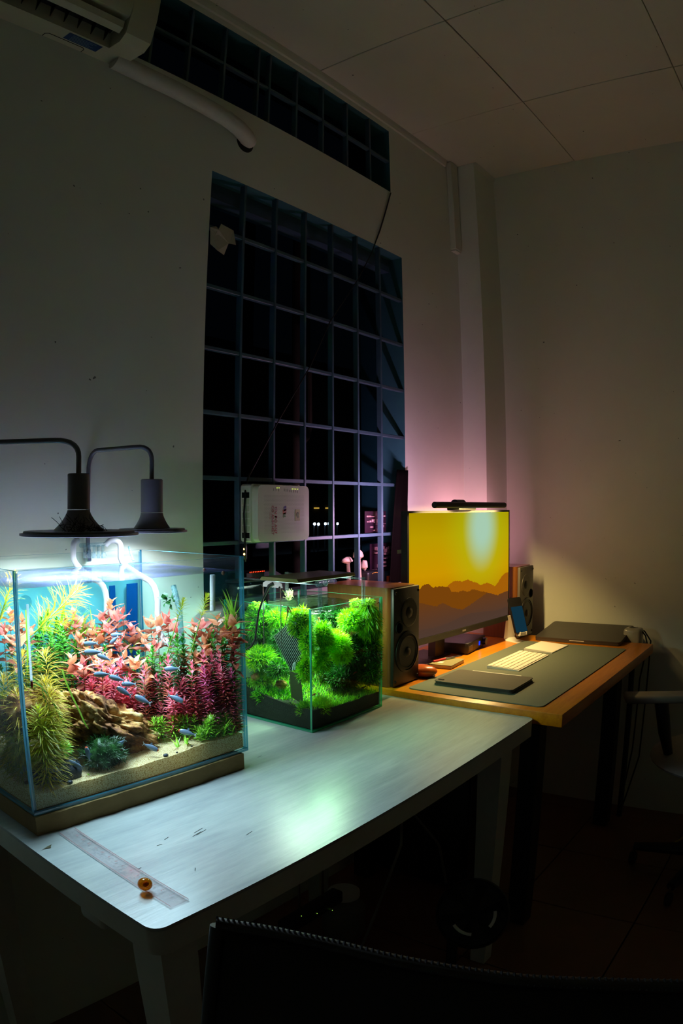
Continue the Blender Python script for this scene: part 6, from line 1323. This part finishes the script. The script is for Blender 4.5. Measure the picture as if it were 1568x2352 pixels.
for j in range(K+1):
    for i in range(K+1): u, v = i/K*2-1, j/K; vs.append((2.40+u*.22*(1-.25*v), -.06-.05*v*v+.05*u*u*.8, .50+.48*v))
b.add(vs, [(j*(K+1)+i, j*(K+1)+i+1, (j+1)*(K+1)+i+1, (j+1)*(K+1)+i) for j in range(K) for i in range(K)]); bo = b.build('backrest', M['greyfab'], oc); md = bo.modifiers.new('thick', 'SOLIDIFY'); md.thickness = .03
B(o).tube([(2.40, -.09, .62), (2.40, -.09, .43), (2.40, .05, .405), (2.40, .22, .405)], .02, 10).build('back_support', M['black'], oc)
chair_base(oc, 2.40, .25, .42, rad_=.27)
# under the white table
c = atY(1086, 2098, .655); fz = c.z; Rf = .088; cx_ = c.x; FY = .655
fn = thing('floor_fan', 'round black fan with two pale arc strips before the right table leg', 'fan', (cx_, FY, 0)); o = fn.location
q_ = (Vector((0, 0, CZ))-Vector((cx_, FY, fz))).normalized(); QM = q_.to_track_quat('Z', 'Y').to_matrix(); fcn = Vector((cx_, FY, fz))
B(o).lathe([(0, -.05), (Rf*.8, -.05), (Rf, -.03), (Rf, .012), (Rf*.95, .020), (Rf*.91, .0), (0, .0)], fcn, 36, 0, QM).build('drum', M['black'], fn)
B(o).lathe([(0, .002), (.02, .002), (.02, .012), (0, .014)], fcn, 18, 0, QM).build('hub', M['blackmat'], fn)
for k in range(6):
    a = rad(60*k); B(o).add([fcn+QM @ Vector((math.cos(a+x)*r, math.sin(a+x)*r, z)) for r, x, z in ((.02, 0, .004), (Rf*.85, .1, .004), (Rf*.85, .5, .012), (.02, .7, .012))], [(0, 1, 2, 3)]).build('fan_blade', M['blackmat'], fn, smooth=False)
for a0, a1_ in ((215, 270), (-38, 8)):
    B(o).tube([fcn+QM @ Vector((math.cos(rad(a0+(a1_-a0)*k/10))*.052, math.sin(rad(a0+(a1_-a0)*k/10))*.052, .019)) for k in range(11)], .004, 8).build('arc_strip', M['white'], fn)
for k in range(3): a = rad(120*k+30); B(o).cyl(fcn+QM @ Vector((math.cos(a)*.02, math.sin(a)*.02, .016)), fcn+QM @ Vector((math.cos(a)*Rf*.93, math.sin(a)*Rf*.93, .017)), .0015, None, 6).build('grille_bar', M['black'], fn)
B(o).rbox((cx_-.07, FY-.02, .001), (cx_+.07, FY+.12, .018), .006, 2).build('foot', M['black'], fn); B(o).tube([(cx_, FY+.05, .018), (cx_, FY+.05, fz-.05), tuple(fcn-q_*.045)], .014, 10).build('stand_pole', M['black'], fn)
pstr = atY(728, 2098, 1.12); ps_ = thing('power_strip', 'black power strip with three tiny lights hanging below the table', 'power strip', (pstr.x, 1.12, pstr.z)); o = ps_.location
B(o).rbox((pstr.x-.12, 1.121, pstr.z-.02), (pstr.x+.12, 1.16, pstr.z+.02), .006, 2).build('case', M['black'], ps_); B(o).cyl((pstr.x-.05, 1.14, pstr.z+.02), (pstr.x-.05, 1.14, TT-.0465), .004, None, 6).build('hook', M['steel'], ps_); B(o).cyl((pstr.x+.05, 1.14, pstr.z+.02), (pstr.x+.05, 1.14, TT-.0465), .004, None, 6).build('hook', M['steel'], ps_)
for px, py in ((692, 2104), (728, 2098), (763, 2091)): B(o).ball(atY(px, py, 1.12), .0011, 8, 6).build('pilot_light', emit('green pilot %d' % px, '#b8ff5a', .6), ps_)
pt = atZ(965, 2010, .02); pt = Vector((1.50, 1.15, 0)); jr = thing('jar', 'pale round jar standing on the floor behind the table leg', 'jar', pt); B(pt).lathe([(0, .001), (.05, .001), (.065, .03), (.065, .11), (.045, .135), (.045, .15), (0, .15)], pt, 24).build('body', M['greyplastic'], jr); B(pt).lathe([(0, .1505), (.048, .1505), (.048, .165), (0, .167)], pt, 24).build('lid', M['white'], jr)
for k, (pts, lb_) in enumerate([([(1.40, 1.2, .40), (1.5, 1.1, .46), (1.62, 1.0, .43), (1.70, .95, .30), (1.72, .93, .16)], 'loose grey cable arching under the table towards the fan'), ([(1.60, 1.02, .43), (1.54, .98, .36), (1.42, .97, .22), (1.36, 1.0, .05), (1.3, 1.1, .006)], 'second grey cable dropping from the arch to the floor')]):
    b = B(pts[0]); b.tube(resample([Vector(p) for p in pts], 24), .004, 6); tag(b.build('cable', M['greyplastic']), lb_, 'cable')
cp = thing('computer_tower', 'dark computer tower standing under the desk beside the table leg', 'computer', (2.05, 1.1, 0)); o = cp.location
B(o).rbox((1.93, .98, .012), (2.14, 1.36, .46), .006, 2).build('case', M['black'], cp); B(o).rbox((1.94, .972, .03), (2.13, .979, .45), .003, 1).build('front_panel', M['darkgrey'], cp)
for sx in (1.95, 2.12):
    for sy in (1.0, 1.34): B(o).cyl((sx, sy, .0005), (sx, sy, .0115), .012, None, 10).build('foot', M['blackmat'], cp)
yl = [atZ(1534, 1944, .012), atZ(1568, 1924, .012)]; b = B(yl[0]); b.tube([yl[0], yl[1], yl[1]+(yl[1]-yl[0])*2], .004, 6); tag(b.build('cord', plain('yellow cord', '#b8a838', .6)), 'bit of yellow cord on the floor at the right edge', 'cord')
# mosquito specks: tiny insects on the far corner are left to the paint
